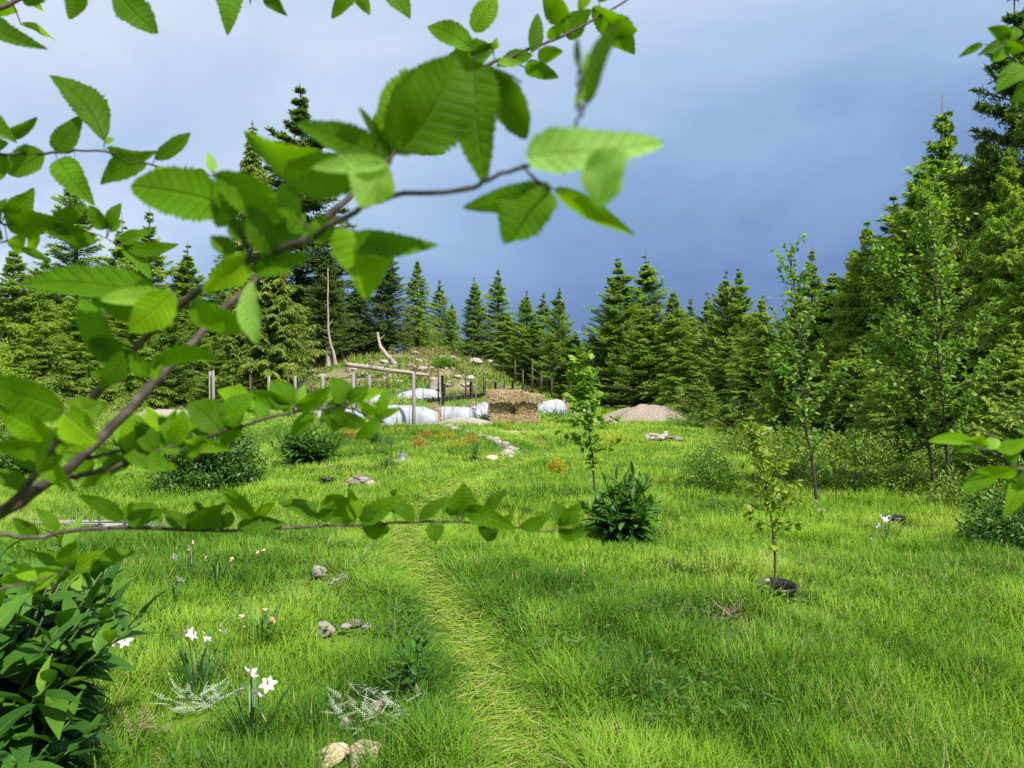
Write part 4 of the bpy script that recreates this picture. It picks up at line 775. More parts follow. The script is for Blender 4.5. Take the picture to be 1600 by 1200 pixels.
def strawpile(px, py, rx, ry, hh, label, seed, n=1500):
    p = G(px, py); r = rngf(seed); a = r.uniform(0, 6.28, n); q = np.sqrt(r.random(n)); P = np.stack([np.cos(a) * q * rx, np.sin(a) * q * ry, hh * (1 - q ** 2.5)], -1)
    P[:, 2] += H(p[0] + P[:, 0], p[1] + P[:, 1]) - p[2]
    Nn = np.stack([np.cos(a) * q * .8, np.sin(a) * q * .8, 0 * q + 1], -1); D = unit(r.normal(0, 1, (n, 3)) * [1, 1, .35])
    mb = MB(); V = ICV4 * [rx * .93, ry * .93, hh * .93]; mb.add(V, None, ICT4, np.tile([0.3, 0, 0], (len(V), 1)))
    mb.add(*blades(P, D, Nn, .16, .011, [(0, 1), (.5, 1), (1, 0)], bend=.2, v=r.random(n))); o = mb.build('straw_pile', M['straw']); o.location = p
    return tag(o, label, 'straw pile', 'loose straw piles in the garden')
strawpile(679, 660, .24, .4, .60, 'tall loose straw pile at the right end of the front row cover', 1)
strawpile(738, 653, .22, .4, .56, 'loose straw pile between the middle cover and the bale-side cover', 2)
strawpile(880, 642, .25, .35, .42, 'loose straw pile at the right end of the right-hand row cover', 3)
strawpile(810, 676, 1.3, .5, .05, 'thin spill of straw on the grass in front of the bales', 4, 900)
# ------------------------------------------------------------------ logs, snags and stumps on the knoll
def logt(name, label, cat, pts, rad, mat, sides=12, stubs=0, seed=1):
    t_ = np.asarray(pts, float); n = 22; s = np.linspace(0, 1, len(t_)); ss = np.linspace(0, 1, n)
    P = np.stack([np.interp(ss, s, t_[:, k]) for k in range(3)], -1); P += (vnoise(P, .9, 2, seed)[:, None] - .5) * 0.12; rr_ = np.interp(ss, np.linspace(0, 1, len(rad)), rad) * (0.9 + .2 * vnoise(P, 3, 1, seed))
    c_ = P[0].copy(); root = thing(name, label, cat, c_); mb = MB(); mb.add(*tube(P - c_, rr_, sides)); mb.build('trunk', mat, root, smooth=True); r = random.Random(seed)
    for k in range(stubs):
        i = r.randrange(3, n - 1); d = Vector((r.uniform(-1, 1), r.uniform(-1, 1), r.uniform(.1, 1))).normalized(); l = r.uniform(.2, .6)
        b_ = MB(); b_.add(*tube([P[i] - c_, P[i] - c_ + np.array(d) * l * .6, P[i] - c_ + np.array(d) * l + [0, 0, .04]], [rr_[i] * .35, rr_[i] * .22, .008], 6)); b_.build('branch_stub', mat, root)
    return root
def pt(px, py, dz=0.0): p = G(px, py); p[2] += dz; return p
A_ = pt(541, 578); B_ = at(668, 587, 37.5); A_ = at(541, 570, 38.5)
logt('fallen_log', 'long pale barkless log lying across the foot of the knoll', 'log', [A_, (A_ + B_) / 2, B_], [.12, .115, .08], M['log'], stubs=4, seed=3)
p = pt(525, 573); logt('dead_tree', 'thin pale dead trunk bending up to the left on the knoll', 'dead tree', [p, at(519, 545, p[1]), at(513, 515, p[1]), at(513, 470, p[1]), at(512, 420, p[1] + .3)], [.10, .08, .06, .045, .02], M['snag'], 8, 6, 5)
p = pt(621, 574); logt('leaning_trunk', 'brown leaning dead trunk propped among the dark firs on the knoll', 'dead tree', [p, at(608, 557, p[1]), at(596, 543, p[1] + .4), at(590, 520, p[1] + .8)], [.17, .12, .10, .06], M['snag'], 9, 4, 6)
p = pt(514, 574); logt('snag', 'short broken grey snag left of the bending pale trunk', 'snag', [p, at(513, 560, p[1]), at(511, 543, p[1])], [.24, .18, .08], M['snag'], 9, 2, 7)
p = pt(547, 582); logt('dead_limb', 'thin pale limb leaning on the left end of the fallen log', 'dead branch', [p, at(538, 563, p[1])], [.07, .04], M['log'], 7, 1, 8)
p = pt(652, 576); logt('dead_limb', 'short pale limb sticking out of the scrub above the log', 'dead branch', [p, at(640, 565, p[1])], [.08, .04], M['log'], 7, 1, 9)
def stump(px, bot, top, rad, mat, label, seed, roots=5):
    p = G(px, bot); h = (bot - top) / F * p[1]; t_ = thing('tree_stump', label, 'stump', p); mb = MB(); r = rngf(seed); ns, nh = 26, 9; a = np.linspace(0, 2 * math.pi, ns, endpoint=False)
    zz = np.linspace(-.1, 1, nh); V = []
    for z in zz:
        rr_ = rad * (1 + .5 * math.exp(-max(z, 0) * 5) * (0.6 + .4 * np.cos(a * roots + seed))) * (1 + .12 * (vnoise(np.stack([np.cos(a) * 2, np.sin(a) * 2, 0 * a + z], -1), 1.5, 2, seed) - .5))
        V.append(np.stack([np.cos(a) * rr_, np.sin(a) * rr_, 0 * a + z * h * (1 + (z > .9) * .12 * (vnoise(np.stack([np.cos(a), np.sin(a), 0 * a], -1), 3, 1, seed) - .5))], -1))
    V = np.concatenate(V + [np.array([[0, 0, h * .97]])]); i = np.arange(nh - 1)[:, None] * ns; j = np.arange(ns)[None]; k = (j + 1) % ns
    mb.add(V, np.stack([i + j, i + k, i + ns + k, i + ns + j], -1).reshape(-1, 4), [[(nh - 1) * ns + q, (nh - 1) * ns + (q + 1) % ns, len(V) - 1] for q in range(ns)]); mb.build('trunk', mat, t_, smooth=False); return t_
stump(680, 613, 590, 0.30, M['log'], 'pale splintered stump at the right end of the fallen log', 4)
stump(1196, 700, 668, 0.17, M['post'], 'grey cut stump standing in the undergrowth at the edge of the wood', 6)
# ------------------------------------------------------------------ pots
def pot(px, py, r0, hh, label, mat, tilt=(0, 0), square=False, soil=True, sink=0.07, name='plant_pot', group='plant pots left in the grass'):
    p = G(px, py); t_ = thing(name, label, 'plant pot', p, group); t_.rotation_euler = (tilt[0], tilt[1], .2); t_.location = (p[0], p[1], p[2] - sink)
    ns = 4 if square else 28; a = np.linspace(0, 2 * math.pi, ns, endpoint=False) + (.78 if square else 0)
    prof = [(0, 0), (r0 * .80, 0), (r0 * .82, .01), (r0 * .96, hh * .86), (r0 * 1.0, hh * .87), (r0 * 1.06, hh * .88), (r0 * 1.07, hh), (r0 * 1.02, hh), (r0 * .93, hh * .80), (r0 * .78, .02)]
    V = np.concatenate([np.stack([np.cos(a) * q, np.sin(a) * q, 0 * a + z], -1) for q, z in prof]); i = np.arange(len(prof) - 1)[:, None] * ns; j = np.arange(ns)[None]; k = (j + 1) % ns
    mb = MB(); mb.add(V, np.stack([i + j, i + k, i + ns + k, i + ns + j], -1).reshape(-1, 4)); mb.build('pot', mat, t_)
    if soil:
        mb = MB(); q = r0 * .86; V = np.vstack([[[0, 0, hh * .56]], np.stack([np.cos(a) * q, np.sin(a) * q, 0 * a + hh * .54], -1)]); mb.add(V, None, [[0, 1 + s_, 1 + (s_ + 1) % ns] for s_ in range(ns)]); mb.build('soil', M['soil'], t_)
    return t_
pot(1213, 938, .135, .20, 'round black pot holding the yellow-leaved sapling in long grass', M['plastic'], (.06, -.03), sink=.085)
pot(1397, 823, .115, .18, 'black pot in the shade beside the white daffodils at the right', M['plastic'])
pot(512, 756, .115, .15, 'square black pot on the lawn left of the rock heap', M['plastic'], square=True)
pot(625, 722, .115, .20, 'grey-blue pot tipped on its side in the middle lawn', M['greyplastic'], (-.9, .5), soil=False)
pot(562, 722, .07, .10, 'small black pot hidden in tall grass behind the rock heap', M['plastic'])

for i in range(16):
    a = rk.uniform(0, 6.28); c = G(1012, 657); q = rk.uniform(1.0, 1.15); x_, y_ = c[0] + math.cos(a) * 1.85 * q, c[1] + math.sin(a) * 1.3 * q
    stone(x_, y_, rk.uniform(.06, .16), 'tan stone spilled at the foot of the gravel mound', 'stones spilled round the gravel mound')
# ------------------------------------------------------------------ herbaceous clumps with big leaves
LANCE = [(0, .12), (.08, .30), (.2, .72), (.35, .98), (.5, 1.0), (.65, .86), (.8, .58), (.92, .25), (1, 0)]
OVATE = [(0, .10), (.06, .5), (.18, .9), (.32, 1.0), (.5, .93), (.68, .70), (.84, .40), (.94, .16), (1, 0)]
def clump(name, label, cat, p, Rr, Ht, nst, leafL, leafW, mat, seed, prof=LANCE, per=9, droop=.5, upr=.0, stem=True, group=None, lo=0.0):
    r = rngf(seed); t_ = thing(name, label, cat, p, group); lm = MB(); sm = MB()
    for k in range(nst):
        a = r.uniform(0, 2 * math.pi); q = math.sqrt(r.random()); ln = q * Rr; h = Ht * (1 - .45 * q * q) * r.uniform(.75, 1.08)
        s = np.linspace(0, 1, 6); b0 = np.array([math.cos(a), math.sin(a), 0]) * Rr * .25 * q
        P = b0 + np.stack([math.cos(a) * ln * s ** 1.5, math.sin(a) * ln * s ** 1.5, h * (s - .08 * q * s ** 2)], -1); sm.add(*tube(P, np.linspace(.007, .003, 6) * (Ht / .8) ** .5, 5))
        m_ = per; ts = np.linspace(lo + .12, 1.0, m_) + r.normal(0, .02, m_); ts = np.clip(ts, .05, 1); B = np.stack([np.interp(ts, s, P[:, j]) for j in range(3)], -1)
        la = a * 0 + np.arange(m_) * 2.4 + r.uniform(0, 6.28); el = .15 + upr + 1.0 * ts ** 3 + r.normal(0, .15, m_)
        D = np.stack([np.cos(la) * np.cos(el), np.sin(la) * np.cos(el), np.sin(el)], -1) + np.array([math.cos(a), math.sin(a), 0]) * .35 * q
        Ls = leafL * (1 - .50 * ts ** 2.5) * r.uniform(.75, 1.15, m_); Nn = np.array([0, 0, 1.0]) - .4 * D + r.normal(0, .18, (m_, 3))
        lm.add(*blades(B, D, Nn, Ls, leafW * Ls / leafL * (1 - .25 * (ts > .9)), prof, bend=droop * r.uniform(.5, 1.4, m_) * (1 - .6 * ts ** 3), fold=.35, v=np.clip(r.random(m_) * .75 + .25 * ts, 0, 1), side=r.normal(0, .05, m_), wave=.12))
    if stem: sm.build('stem', M['green_stem'], t_, smooth=True)
    lm.build('foliage', mat, t_, smooth=True); return t_
p = G(975, 846); clump('leafy_clump', 'upright dark green leafy clump at the foot of the thin young maple', 'leafy plant', p, .34, .66, 34, .29, .092, M['clump'], 3, per=11, droop=.55, upr=.30)
p = G(480, 727); clump('leafy_clump', 'rounded dark green leafy clump in the lawn at the left, below the fence posts', 'leafy plant', p, .50, .66, 70, .30, .078, M['clump'], 4, per=9, droop=.55, upr=.25)
p = G(25, 752); clump('leafy_clump', 'leafy dark green clump at the left edge behind the crossing stems', 'leafy plant', p, .6, .85, 46, .26, .07, M['comfrey'], 5, per=9, droop=.6, upr=.15)
# the large plant in the near lower left corner: several crowns of stems of one clump
p = np.array([-2.10, 2.95, gz(-2.10, 2.95)])
clump('leafy_clump', 'large broad-leaved dark green plant filling the near lower left corner', 'leafy plant', p, .50, 1.14, 70, .28, .125, M['comfrey'], 8, OVATE, per=12, droop=.75, upr=.05)
p = np.array([-1.86, 2.64, gz(-1.86, 2.64)])
clump('leafy_clump', 'lower spreading part of broad leaves in front of the large corner plant', 'leafy plant', p, .34, .50, 28, .22, .105, M['comfrey'], 9, OVATE, per=9, droop=.85, upr=-.1)
p = G(648, 1085); clump('foxglove', 'small young leafy plant in the dark grass left of the path', 'leafy plant', p, .10, .30, 5, .12, .045, M['comfrey'], 10, OVATE, per=7, droop=.5, upr=.3)
p = G(742, 724); clump('lily_plant', 'upright feathery lily stem standing in front of the stone edging', 'leafy plant', p, .10, .52, 4, .22, .028, M['comfrey'], 12, per=14, droop=.6, upr=.3)
for px, py, s, lb in [(735, 652, 1.0, 'green leafy crop below the middle white cover'), (757, 660, .8, 'green leafy crop at the left foot of the straw bales'), (705, 656, .8, 'green leafy crop at the left of the crop row'), (868, 655, 1.3, 'green leafy crop below the right-hand white cover'), (885, 662, 1.3, 'bright green crop left of the young maple stem'), (600, 662, 1.0, 'dark leafy crop in front of the back row cover'), (862, 640, .9, 'bluish leafy crop close to the right of the bales'), (635, 662, 1.0, 'dark leafy crop at the foot of the front grey post')]:
    clump('crop_plant', lb, 'vegetable plant', G(px, py), .42 * s, .34 * s, 26, .18, .05, M['bush'], int(px), per=6, droop=.4, upr=.3, stem=False, group='leafy crops in the garden')
# ------------------------------------------------------------------ small-leaved shrubs
SM = [(0, .3), (.4, 1), (1, 0)]
def shrub(name, label, cat, p, Rr, Ht, nleaf, leaf, mat, seed, flat=1.0, nstem=9, group=None, gap=.42, stemmat='dark_stem', low=0.0, upw=.4, rag=.35):
    r = rngf(seed); t_ = thing(name, label, cat, p, group); n = int(nleaf * 2.2)
    d = unit(r.normal(0, 1, (n, 3))); q = r.random(n) ** .38; P = d * q[:, None]; P[:, 2] = np.abs(P[:, 2]) if low <= 0 else P[:, 2]
    lump = 1 + rag * 2 * (vnoise(d * 1.0, 1.6, 2, seed) - .5); P = P * lump[:, None]
    P = P * [Rr, Rr * flat, Ht if low <= 0 else Ht * .5]
    if low > 0: P[:, 2] += low + Ht * .5
    g_ = vnoise(P / max(Rr, .2), 3.2, 2, seed + 1); k = g_ > gap; P, d, g_ = P[k][:nleaf], d[k][:nleaf], g_[k][:nleaf]; n = len(P)
    D = unit(d * .7 + r.normal(0, .6, (n, 3)) + [0, 0, upw]); Nn = np.array([0, 0, 1.0]) + r.normal(0, .5, (n, 3))
    lm = MB(); lm.add(*blades(P, D, Nn, leaf * r.uniform(.6, 1.3, n), leaf * .42 * r.uniform(.8, 1.2, n), SM, bend=.25, v=np.clip(r.random(n) * .75 + .5 * (g_ - .4), 0, 1)))
    sm = MB()
    for i in range(nstem):
        e = P[r.integers(0, n)] * [.9, .9, .95]; mid = e * [.4, .4, .55] + r.normal(0, .03, 3) * Rr
        sm.add(*tube(np.array([[e[0] * .06, e[1] * .06, -.03], mid, e]), [.008 + .006 * Rr, .006, .002], 5))
    sm.build('stems', M[stemmat], t_); lm.build('foliage', mat, t_); return t_
shrub('round_bush', 'dense dark green bush on the lawn behind the crossing stems', 'bush', G(328, 764), .78, 1.0, 10500, .072, M['bush'], 3, gap=.40)
shrub('small_bush', 'small round dark green bush left of the tipped grey pot', 'bush', G(583, 702), .24, .40, 1500, .05, M['comfrey'], 4)
GO = 'small orange and golden shrubs in the flower bed'
for i, (px, py, rx, ht, mk, lb) in enumerate([(654, 708, .20, .42, 'orange', 'upright rusty orange shrub in the flower bed'), (666, 690, .16, .32, 'orange', 'small orange shrub behind the upright rusty one'), (547, 690, .22, .36, 'orange', 'orange shrub at the foot of the left tall grey post'),
    (697, 690, .30, .34, 'yellow', 'golden shrub right of the orange pair'), (735, 698, .26, .28, 'orange', 'low orange tinted shrub near the stone edging'), (712, 708, .38, .30, 'yellow', 'spreading yellow-green shrub in front of the edging'), (620, 683, .40, .30, 'yellow', 'low golden growth behind the small dark bush'),
    (960, 695, .75, .30, 'yellow', 'wide low yellow weed patch right of the young maple'), (870, 742, .16, .30, 'yellow', 'little yellow-green bush left of the young maple'), (905, 672, .6, .30, 'lime', 'yellow-green weeds below the crops left of the gravel mound'), (560, 705, .3, .3, 'lime', 'light green low shrub below the tall grey post'), (605, 705, .26, .3, 'bush', 'faint green shrub right of the small dark bush')]):
    shrub('small_shrub', lb, 'shrub', G(px, py), rx, ht, 1300, .035, M[mk], 20 + i, group=GO, gap=.44)
shrub('willow_shrub', 'thin wispy willow shrub at the right in front of the undergrowth', 'shrub', G(1108, 772), .42, .68, 3600, .042, M['sapling'], 41, nstem=26, gap=.40)
shrub('willow_shrub', 'tall yellow-green willow shrub at the left in front of the rubble', 'shrub', G(185, 700), .62, 1.15, 4200, .05, M['pale'], 42, nstem=30, gap=.42)
shrub('willow_shrub', 'pale yellow-green willow shrub near the left edge by the wood', 'shrub', G(60, 662), 1.0, 1.5, 4500, .07, M['pale'], 43, nstem=30, gap=.44)
shrub('willow_shrub', 'smaller pale willow shrub between the left shrub and the rubble', 'shrub', G(135, 668), .7, 1.0, 3000, .06, M['pale'], 44, nstem=20, gap=.44)
shrub('leafy_bush', 'yellow-leaved bush at the left edge below the conifers', 'bush', G(-5, 690), .9, 2.6, 5200, .09, M['lime'], 45, nstem=20, gap=.42)
shrub('leafy_bush', 'green bush behind the dark leafy clump at the left', 'bush', G(420, 690), .9, .4, 3500, .05, M['sapling'], 46)
shrub('leafy_bush', 'low light green growth left of the leafy clump', 'bush', G(370, 700), .8, .5, 3500, .05, M['sapling'], 47)
shrub('leafy_bush', 'low green growth at the foot of the tall grey posts', 'bush', G(520, 680), .9, .35, 3000, .05, M['sapling'], 48)
shrub('dark_thicket', 'dark leafy thicket in deep shade at the right edge', 'thicket', np.array([4.72, 7.05, gz(4.72, 7.05)]), .52, .55, 6500, .05, M['bush'], 49, gap=.38)
# undergrowth along the foot of the right-hand wood
GU = 'undergrowth shrubs along the foot of the right-hand wood'; ru = random.Random(5)
for i, (px, py, rx, ht, lb) in enumerate([(1240, 755, .5, .36, 'left of the slender alder sapling'), (1170, 712, .8, .6, 'left of the grey stump'), (1245, 722, .8, .6, 'right of the grey stump'),
    (1300, 765, .5, .32, 'right of the slender alder sapling'), (1345, 772, .5, .3, 'left of the two twin alder saplings'), (1385, 770, .5, .34, 'midway to the twin alder saplings'), (1330, 735, .8, .7, 'in the second line behind the slender sapling'), (1425, 778, .5, .45, 'close left of the twin saplings'),
    (1520, 800, .5, .5, 'right of the twin saplings'), (1400, 738, .8, .7, 'in the second line by the twin saplings'), (1470, 765, .6, .6, 'behind the twin saplings'), (1540, 775, .6, .7, 'under the right-hand cedar'), (1075, 668, .9, .6, 'right of the gravel mound'), (1570, 800, .5, .6, 'by the right edge')]):
    shrub('undergrowth_shrub', 'low light-leaved undergrowth shrub ' + lb, 'shrub', G(px, py), rx, ht, 2600, .062, M['salal'], 60 + i, group=GU, gap=.42, nstem=14)
# fine scrub over the knoll: nobody could count it
r = rngf(31); n = 34000; x = r.uniform(-14, 4, n); y = r.uniform(34, 52, n); k = (scrub(x, y) > .25) & (n2d(x, y, .8, 2, 21) > .38 + .12 * r.random(n)); x, y = x[k], y[k]; n = len(x)
D = np.stack([r.normal(0, .7, n), r.normal(0, .7, n), np.ones(n)], -1); mb = MB()
mb.add(*blades(np.stack([x, y, H(x, y)], -1), D, r.normal(0, 1, (n, 3)), (.10 + .32 * n2d(x, y, .9, 2, 24) ** 2 * 2) * r.uniform(.4, 1.5, n), .055, SM, bend=.3, v=np.clip(n2d(x, y, .6, 2, 22) * 1.9 - .60 + .35 * r.random(n), 0, 1)))
tag(mb.build('knoll_scrub', M['fern']), 'dry brown and green scrub covering the rocky knoll', 'scrub', kind='stuff')
r = rngf(32); n = 15000; x = r.uniform(4, 13, n); y = r.uniform(6, 34, n); k = (woods(x, y) > .15) & (n2d(x, y, .9, 2, 23) > .36); x, y = x[k], y[k]; n = len(x); mb = MB()
mb.add(*blades(np.stack([x, y, H(x, y) + .02], -1), np.stack([r.normal(0, 1, n), r.normal(0, 1, n), .5 * np.ones(n)], -1), [0, 0, 1], .12 * r.uniform(.5, 1.5, n), .05, SM, bend=.4, v=r.random(n)))
tag(mb.build('forest_floor_cover', M['salal']), 'leafy ground cover on the floor of the right-hand wood', 'ground cover', kind='stuff')
shrub('small_bush', 'bright green bush alone on the brown part of the knoll', 'bush', G(695, 574), .8, .55, 1600, .12, M['sapling'], 80)
# ------------------------------------------------------------------ deciduous saplings
SER = [(0, .15), (.12, .6), (.3, .95), (.5, 1), (.7, .75), (.88, .35), (1, 0)]
def sapling(name, label, pts, r0, nbr, brL, leaf, lw, mat, seed, start=.25, lpb=12, stemmat='dark_stem', cat='sapling', up=.7, whorl=0, lob=False, extra=None, taper=1.0, group=None, lpstem=0):
    P = np.array(pts, float); c_ = P[0].copy(); P = P - c_; r = rngf(seed); t_ = thing(name, label, cat, c_, group); s = np.linspace(0, 1, len(P)); ss = np.linspace(0, 1, 16); S_ = np.stack([np.interp(ss, s, P[:, k]) for k in range(3)], -1)
    S_[1:-1] += r.normal(0, .006, (14, 3)); sm = MB(); bm_ = MB(); lm = MB(); sm.add(*tube(S_, r0 * (1 - .85 * ss ** taper) + .001, 8)); sm.build('trunk', M[stemmat], t_, smooth=True); ht = P[-1, 2]
    q = np.linspace(start, .99, nbr) + r.normal(0, .01, nbr)
    def leaves(B, D, n_, sc=1.0):
        k = r.integers(0, len(B), n_) if n_ < len(B) else np.arange(len(B)); b = B[k]; d = D[k]
        dd = unit(d * .6 + r.normal(0, .7, b.shape) + [0, 0, .05]); Nn = np.array([0, 0, 1.0]) + r.normal(0, .45, b.shape); l = leaf * sc * r.uniform(.6, 1.25, len(b)); pe_ = l * .25
        if lob:
            for ang, ls in ((0, 1), (.75, .8), (-.75, .8)):
                e = np.cross(dd, unit(Nn)); d2 = unit(dd * math.cos(ang) + e * math.sin(ang)); lm.add(*blades(b + dd * pe_[:, None], d2, Nn, l * ls, l * lw * .75, SER, bend=.3, fold=.1, v=r.random(len(b))))
        else: lm.add(*blades(b + dd * pe_[:, None], dd, Nn, l, l * lw, SER, bend=.35, fold=.22, v=r.random(len(b)), side=r.normal(0, .05, len(b))))
    for i in range(nbr):
        b = np.array([np.interp(q[i], ss, S_[:, k]) for k in range(3)]); a = i * 2.4 + r.uniform(-.4, .4); L_ = brL * (1.12 - q[i]) ** .8 * r.uniform(.6, 1.2) + .03; el = up * (.6 + .6 * q[i]) + r.normal(0, .12)
        u = np.linspace(0, 1, 5); B = b + np.stack([math.cos(a) * math.cos(el) * L_ * u, math.sin(a) * math.cos(el) * L_ * u, L_ * (math.sin(el) * u + .1 * u ** 2)], -1); B[1:] += r.normal(0, .02 * L_, (4, 3)); bm_.add(*tube(B, np.linspace(.35, .08, 5) * r0 * (1 - .6 * q[i]) + .0008, 4))
        n_ = max(3, int(lpb * L_ / brL + 1)); uu = r.uniform(.1, 1, n_); LB = np.stack([np.interp(uu, u, B[:, k]) for k in range(3)], -1); leaves(LB, np.tile(unit(B[-1] - B[0]), (n_, 1)), n_)
    if lpstem: uu = r.uniform(start * .8, 1, lpstem); LB = np.stack([np.interp(uu, ss, S_[:, k]) for k in range(3)], -1); leaves(LB, unit(r.normal(0, 1, (lpstem, 3)) * [1, 1, .3]), lpstem)
    bm_.build('branches', M[stemmat], t_); lm.build('foliage', mat, t_, smooth=True); return t_
def stemline(pxs, Y): p0 = G(*pxs[0]); return [p0] + [at(a, b, p0[1] if Y is None else Y) for a, b in pxs[1:]]
sapling('alder_sapling', 'slender alder sapling with a forked stem and thin leafy top against the sky', stemline([(1277, 792), (1272, 735), (1262, 680), (1255, 620), (1250, 540), (1243, 460), (1232, 396)], None), .022, 40, 1.15, .065, .6, M['sapling'], 5, .18, 60, up=.95)
sapling('alder_sapling', 'left one of the two twin alder saplings at the right', stemline([(1466, 784), (1455, 720), (1442, 640), (1425, 560), (1400, 460), (1375, 400)], None), .022, 60, 1.2, .062, .62, M['sapling'], 6, .2, 70, up=.85)
sapling('alder_sapling', 'right one of the two twin alder saplings at the right', stemline([(1488, 788), (1480, 700), (1470, 600), (1462, 500), (1458, 400), (1448, 310)], None), .024, 66, 1.35, .062, .62, M['sapling'], 7, .18, 74, up=.85)
sapling('thin_sapling', 'thin straight sapling stem in the shade between slender and twin alders', stemline([(1338, 778), (1337, 720), (1335, 650)], None), .010, 14, .5, .055, .6, M['sapling'], 8, .3, 10)
sapling('young_maple', 'thin dark-stemmed young maple with clustered lobed leaves at the centre', stemline([(934, 838), (930, 770), (926, 715), (916, 640), (908, 600), (905, 548)], None), .013, 34, .40, .078, .85, M['maple'], 9, .42, 13, lob=True, up=.35, lpstem=70)
sapling('potted_sapling', 'yellow-leaved sapling on a thin stem rising from the round black pot', stemline([(1212, 932), (1211, 870), (1206, 800), (1196, 750), (1185, 700), (1168, 664)], None), .008, 26, .30, .055, .75, M['lime'], 10, .30, 15, lob=True, up=.5, lpstem=50)
sapling('thin_sapling', 'bare thin sapling stem with a leafy foot among the golden shrubs', stemline([(608, 735), (612, 700), (621, 650), (628, 610)], None), .007, 8, .25, .05, .5, M['sapling'], 12, .5, 3)
sapling('thin_sapling', 'small leafy sapling by the left end of the undergrowth below the wood', stemline([(1150, 700), (1148, 660), (1146, 630)], None), .012, 16, .7, .07, .55, M['bush'], 13, .2, 16)
p = G(605, 737); shrub('small_bush', 'dark weedy tuft at the foot of the bare thin sapling', 'bush', p, .22, .20, 700, .05, M['bush'], 90)
shrub('small_bush', 'light green weed patch round the round black pot', 'bush', G(1190, 950), .26, .13, 500, .03, M['lime'], 91, gap=.46)
# ------------------------------------------------------------------ daffodils
def daffodils(label, base, flowers, nleaf=14, hl=.30, seed=1, wilt=0, spread=.08):
    """flowers: photo pixels of the flower heads"""
    p = G(*base); t_ = thing('daffodil_clump', label, 'daffodils', p, 'clumps of white daffodils'); r = rngf(seed); lm = MB(); a = r.uniform(0, 6.28, nleaf)
    B = np.stack([np.cos(a), np.sin(a), 0 * a], -1) * spread * r.random((nleaf, 1)); B[:, 2] = -.01
    lm.add(*blades(B, np.stack([np.cos(a) * .3, np.sin(a) * .3, 1 + 0 * a], -1), np.stack([-np.cos(a), -np.sin(a), .3 + 0 * a], -1), hl * r.uniform(.7, 1.15, nleaf), .011, [(0, .8), (.3, 1), (.6, .95), (.85, .7), (1, 0)], bend=.25, fold=.15, v=r.random(nleaf))); lm.build('leaves', M['iris'], t_)
    for i, (fx, fy) in enumerate(flowers):
        h = at(fx, fy, p[1] + r.uniform(-.05, .05)) - p; b = np.array([h[0] * .35, h[1] * .3, 0]); st = MB(); top = h + [0, 0, .012]
        st.add(*tube([b, b * .5 + top * .5 * [1, 1, 1.06], top * [1, 1, .98] , top + [0, 0, .008]], [.003, .0026, .0022, .002], 6)); so_ = st.build('flower_stem', M['green_stem'], t_)
        f = r.uniform(0, 6.28); fd = unit(np.array([math.cos(f), math.sin(f), r.uniform(-1.1, -.35)])); ref = unit(np.cross(fd, [0, 0, 1])); rf2 = np.cross(ref, fd); w = i < wilt
        an = np.arange(6) * math.pi / 3 + r.uniform(0, 1); D = np.cos(an)[:, None] * ref + np.sin(an)[:, None] * rf2; D = D + fd * (r.uniform(-.45, .35) if not w else 1.1); sz = .038 if not w else .030
        pm = MB(); pm.add(*blades(np.tile(h, (6, 1)) + D * .004, D, np.tile(fd, (6, 1)), sz * r.uniform(.85, 1.1, 6), sz * .62, OVATE, bend=-.1 + r.uniform(-.5, .5, 6), fold=.4, v=r.random(6))); pm.build('petals', M['wilt' if w else 'petal'], so_, smooth=True)
        tm = MB(); k = np.linspace(0, 1, 5); tm.add(*tube(h + fd[None] * (k * .016)[:, None], .0055 + .004 * k ** 2, 10, cap=False)); tm.build('trumpet', M['wilt' if w else 'trumpet'], so_, smooth=True)
    return t_
daffodils('daffodil clump with three open white flowers in a row, right of the corner plant', (312, 1085), [(290, 986), (301, 990), (322, 995), (346, 984)], 22, .30, 2)
daffodils('nearest daffodil clump with nodding white flowers at the lower left', (392, 1170), [(391, 1052), (417, 1070), (373, 1078), (404, 1084)], 26, .30, 3)
daffodils('daffodils peeping out behind the big corner plant', (188, 1050), [(176, 1008), (193, 1002)], 10, .2, 4)
daffodils('wilted daffodil with cream head at the left of the lawn', (272, 950), [(275, 907), (281, 905)], 10, .26, 5, 1)
daffodils('daffodils with pale heads just below the low leafy branch', (300, 905), [(300, 845), (296, 858), (270, 871)], 10, .26, 6, 1)
daffodils('fading pinkish daffodil heads near the low leafy branch', (338, 915), [(320, 870), (358, 872), (404, 861), (413, 858)], 10, .26, 7, 4, .14)
daffodils('wilted yellow-brown daffodil stalks in the middle of the left lawn', (405, 1010), [(372, 962), (428, 965), (409, 952), (382, 978)], 16, .26, 8, 4, .12)
daffodils('daffodils at the foot of the slender alder sapling', (1281, 815), [(1276, 784), (1281, 798), (1285, 796)], 10, .2, 9)
daffodils('daffodils beside the black pot in the shade at the right', (1385, 850), [(1371, 819), (1385, 811), (1377, 808), (1366, 843)], 12, .26, 10)
daffodils('daffodils behind the stem of the potted sapling', (1207, 800), [(1199, 761), (1214, 777), (1205, 757)], 9, .26, 11)
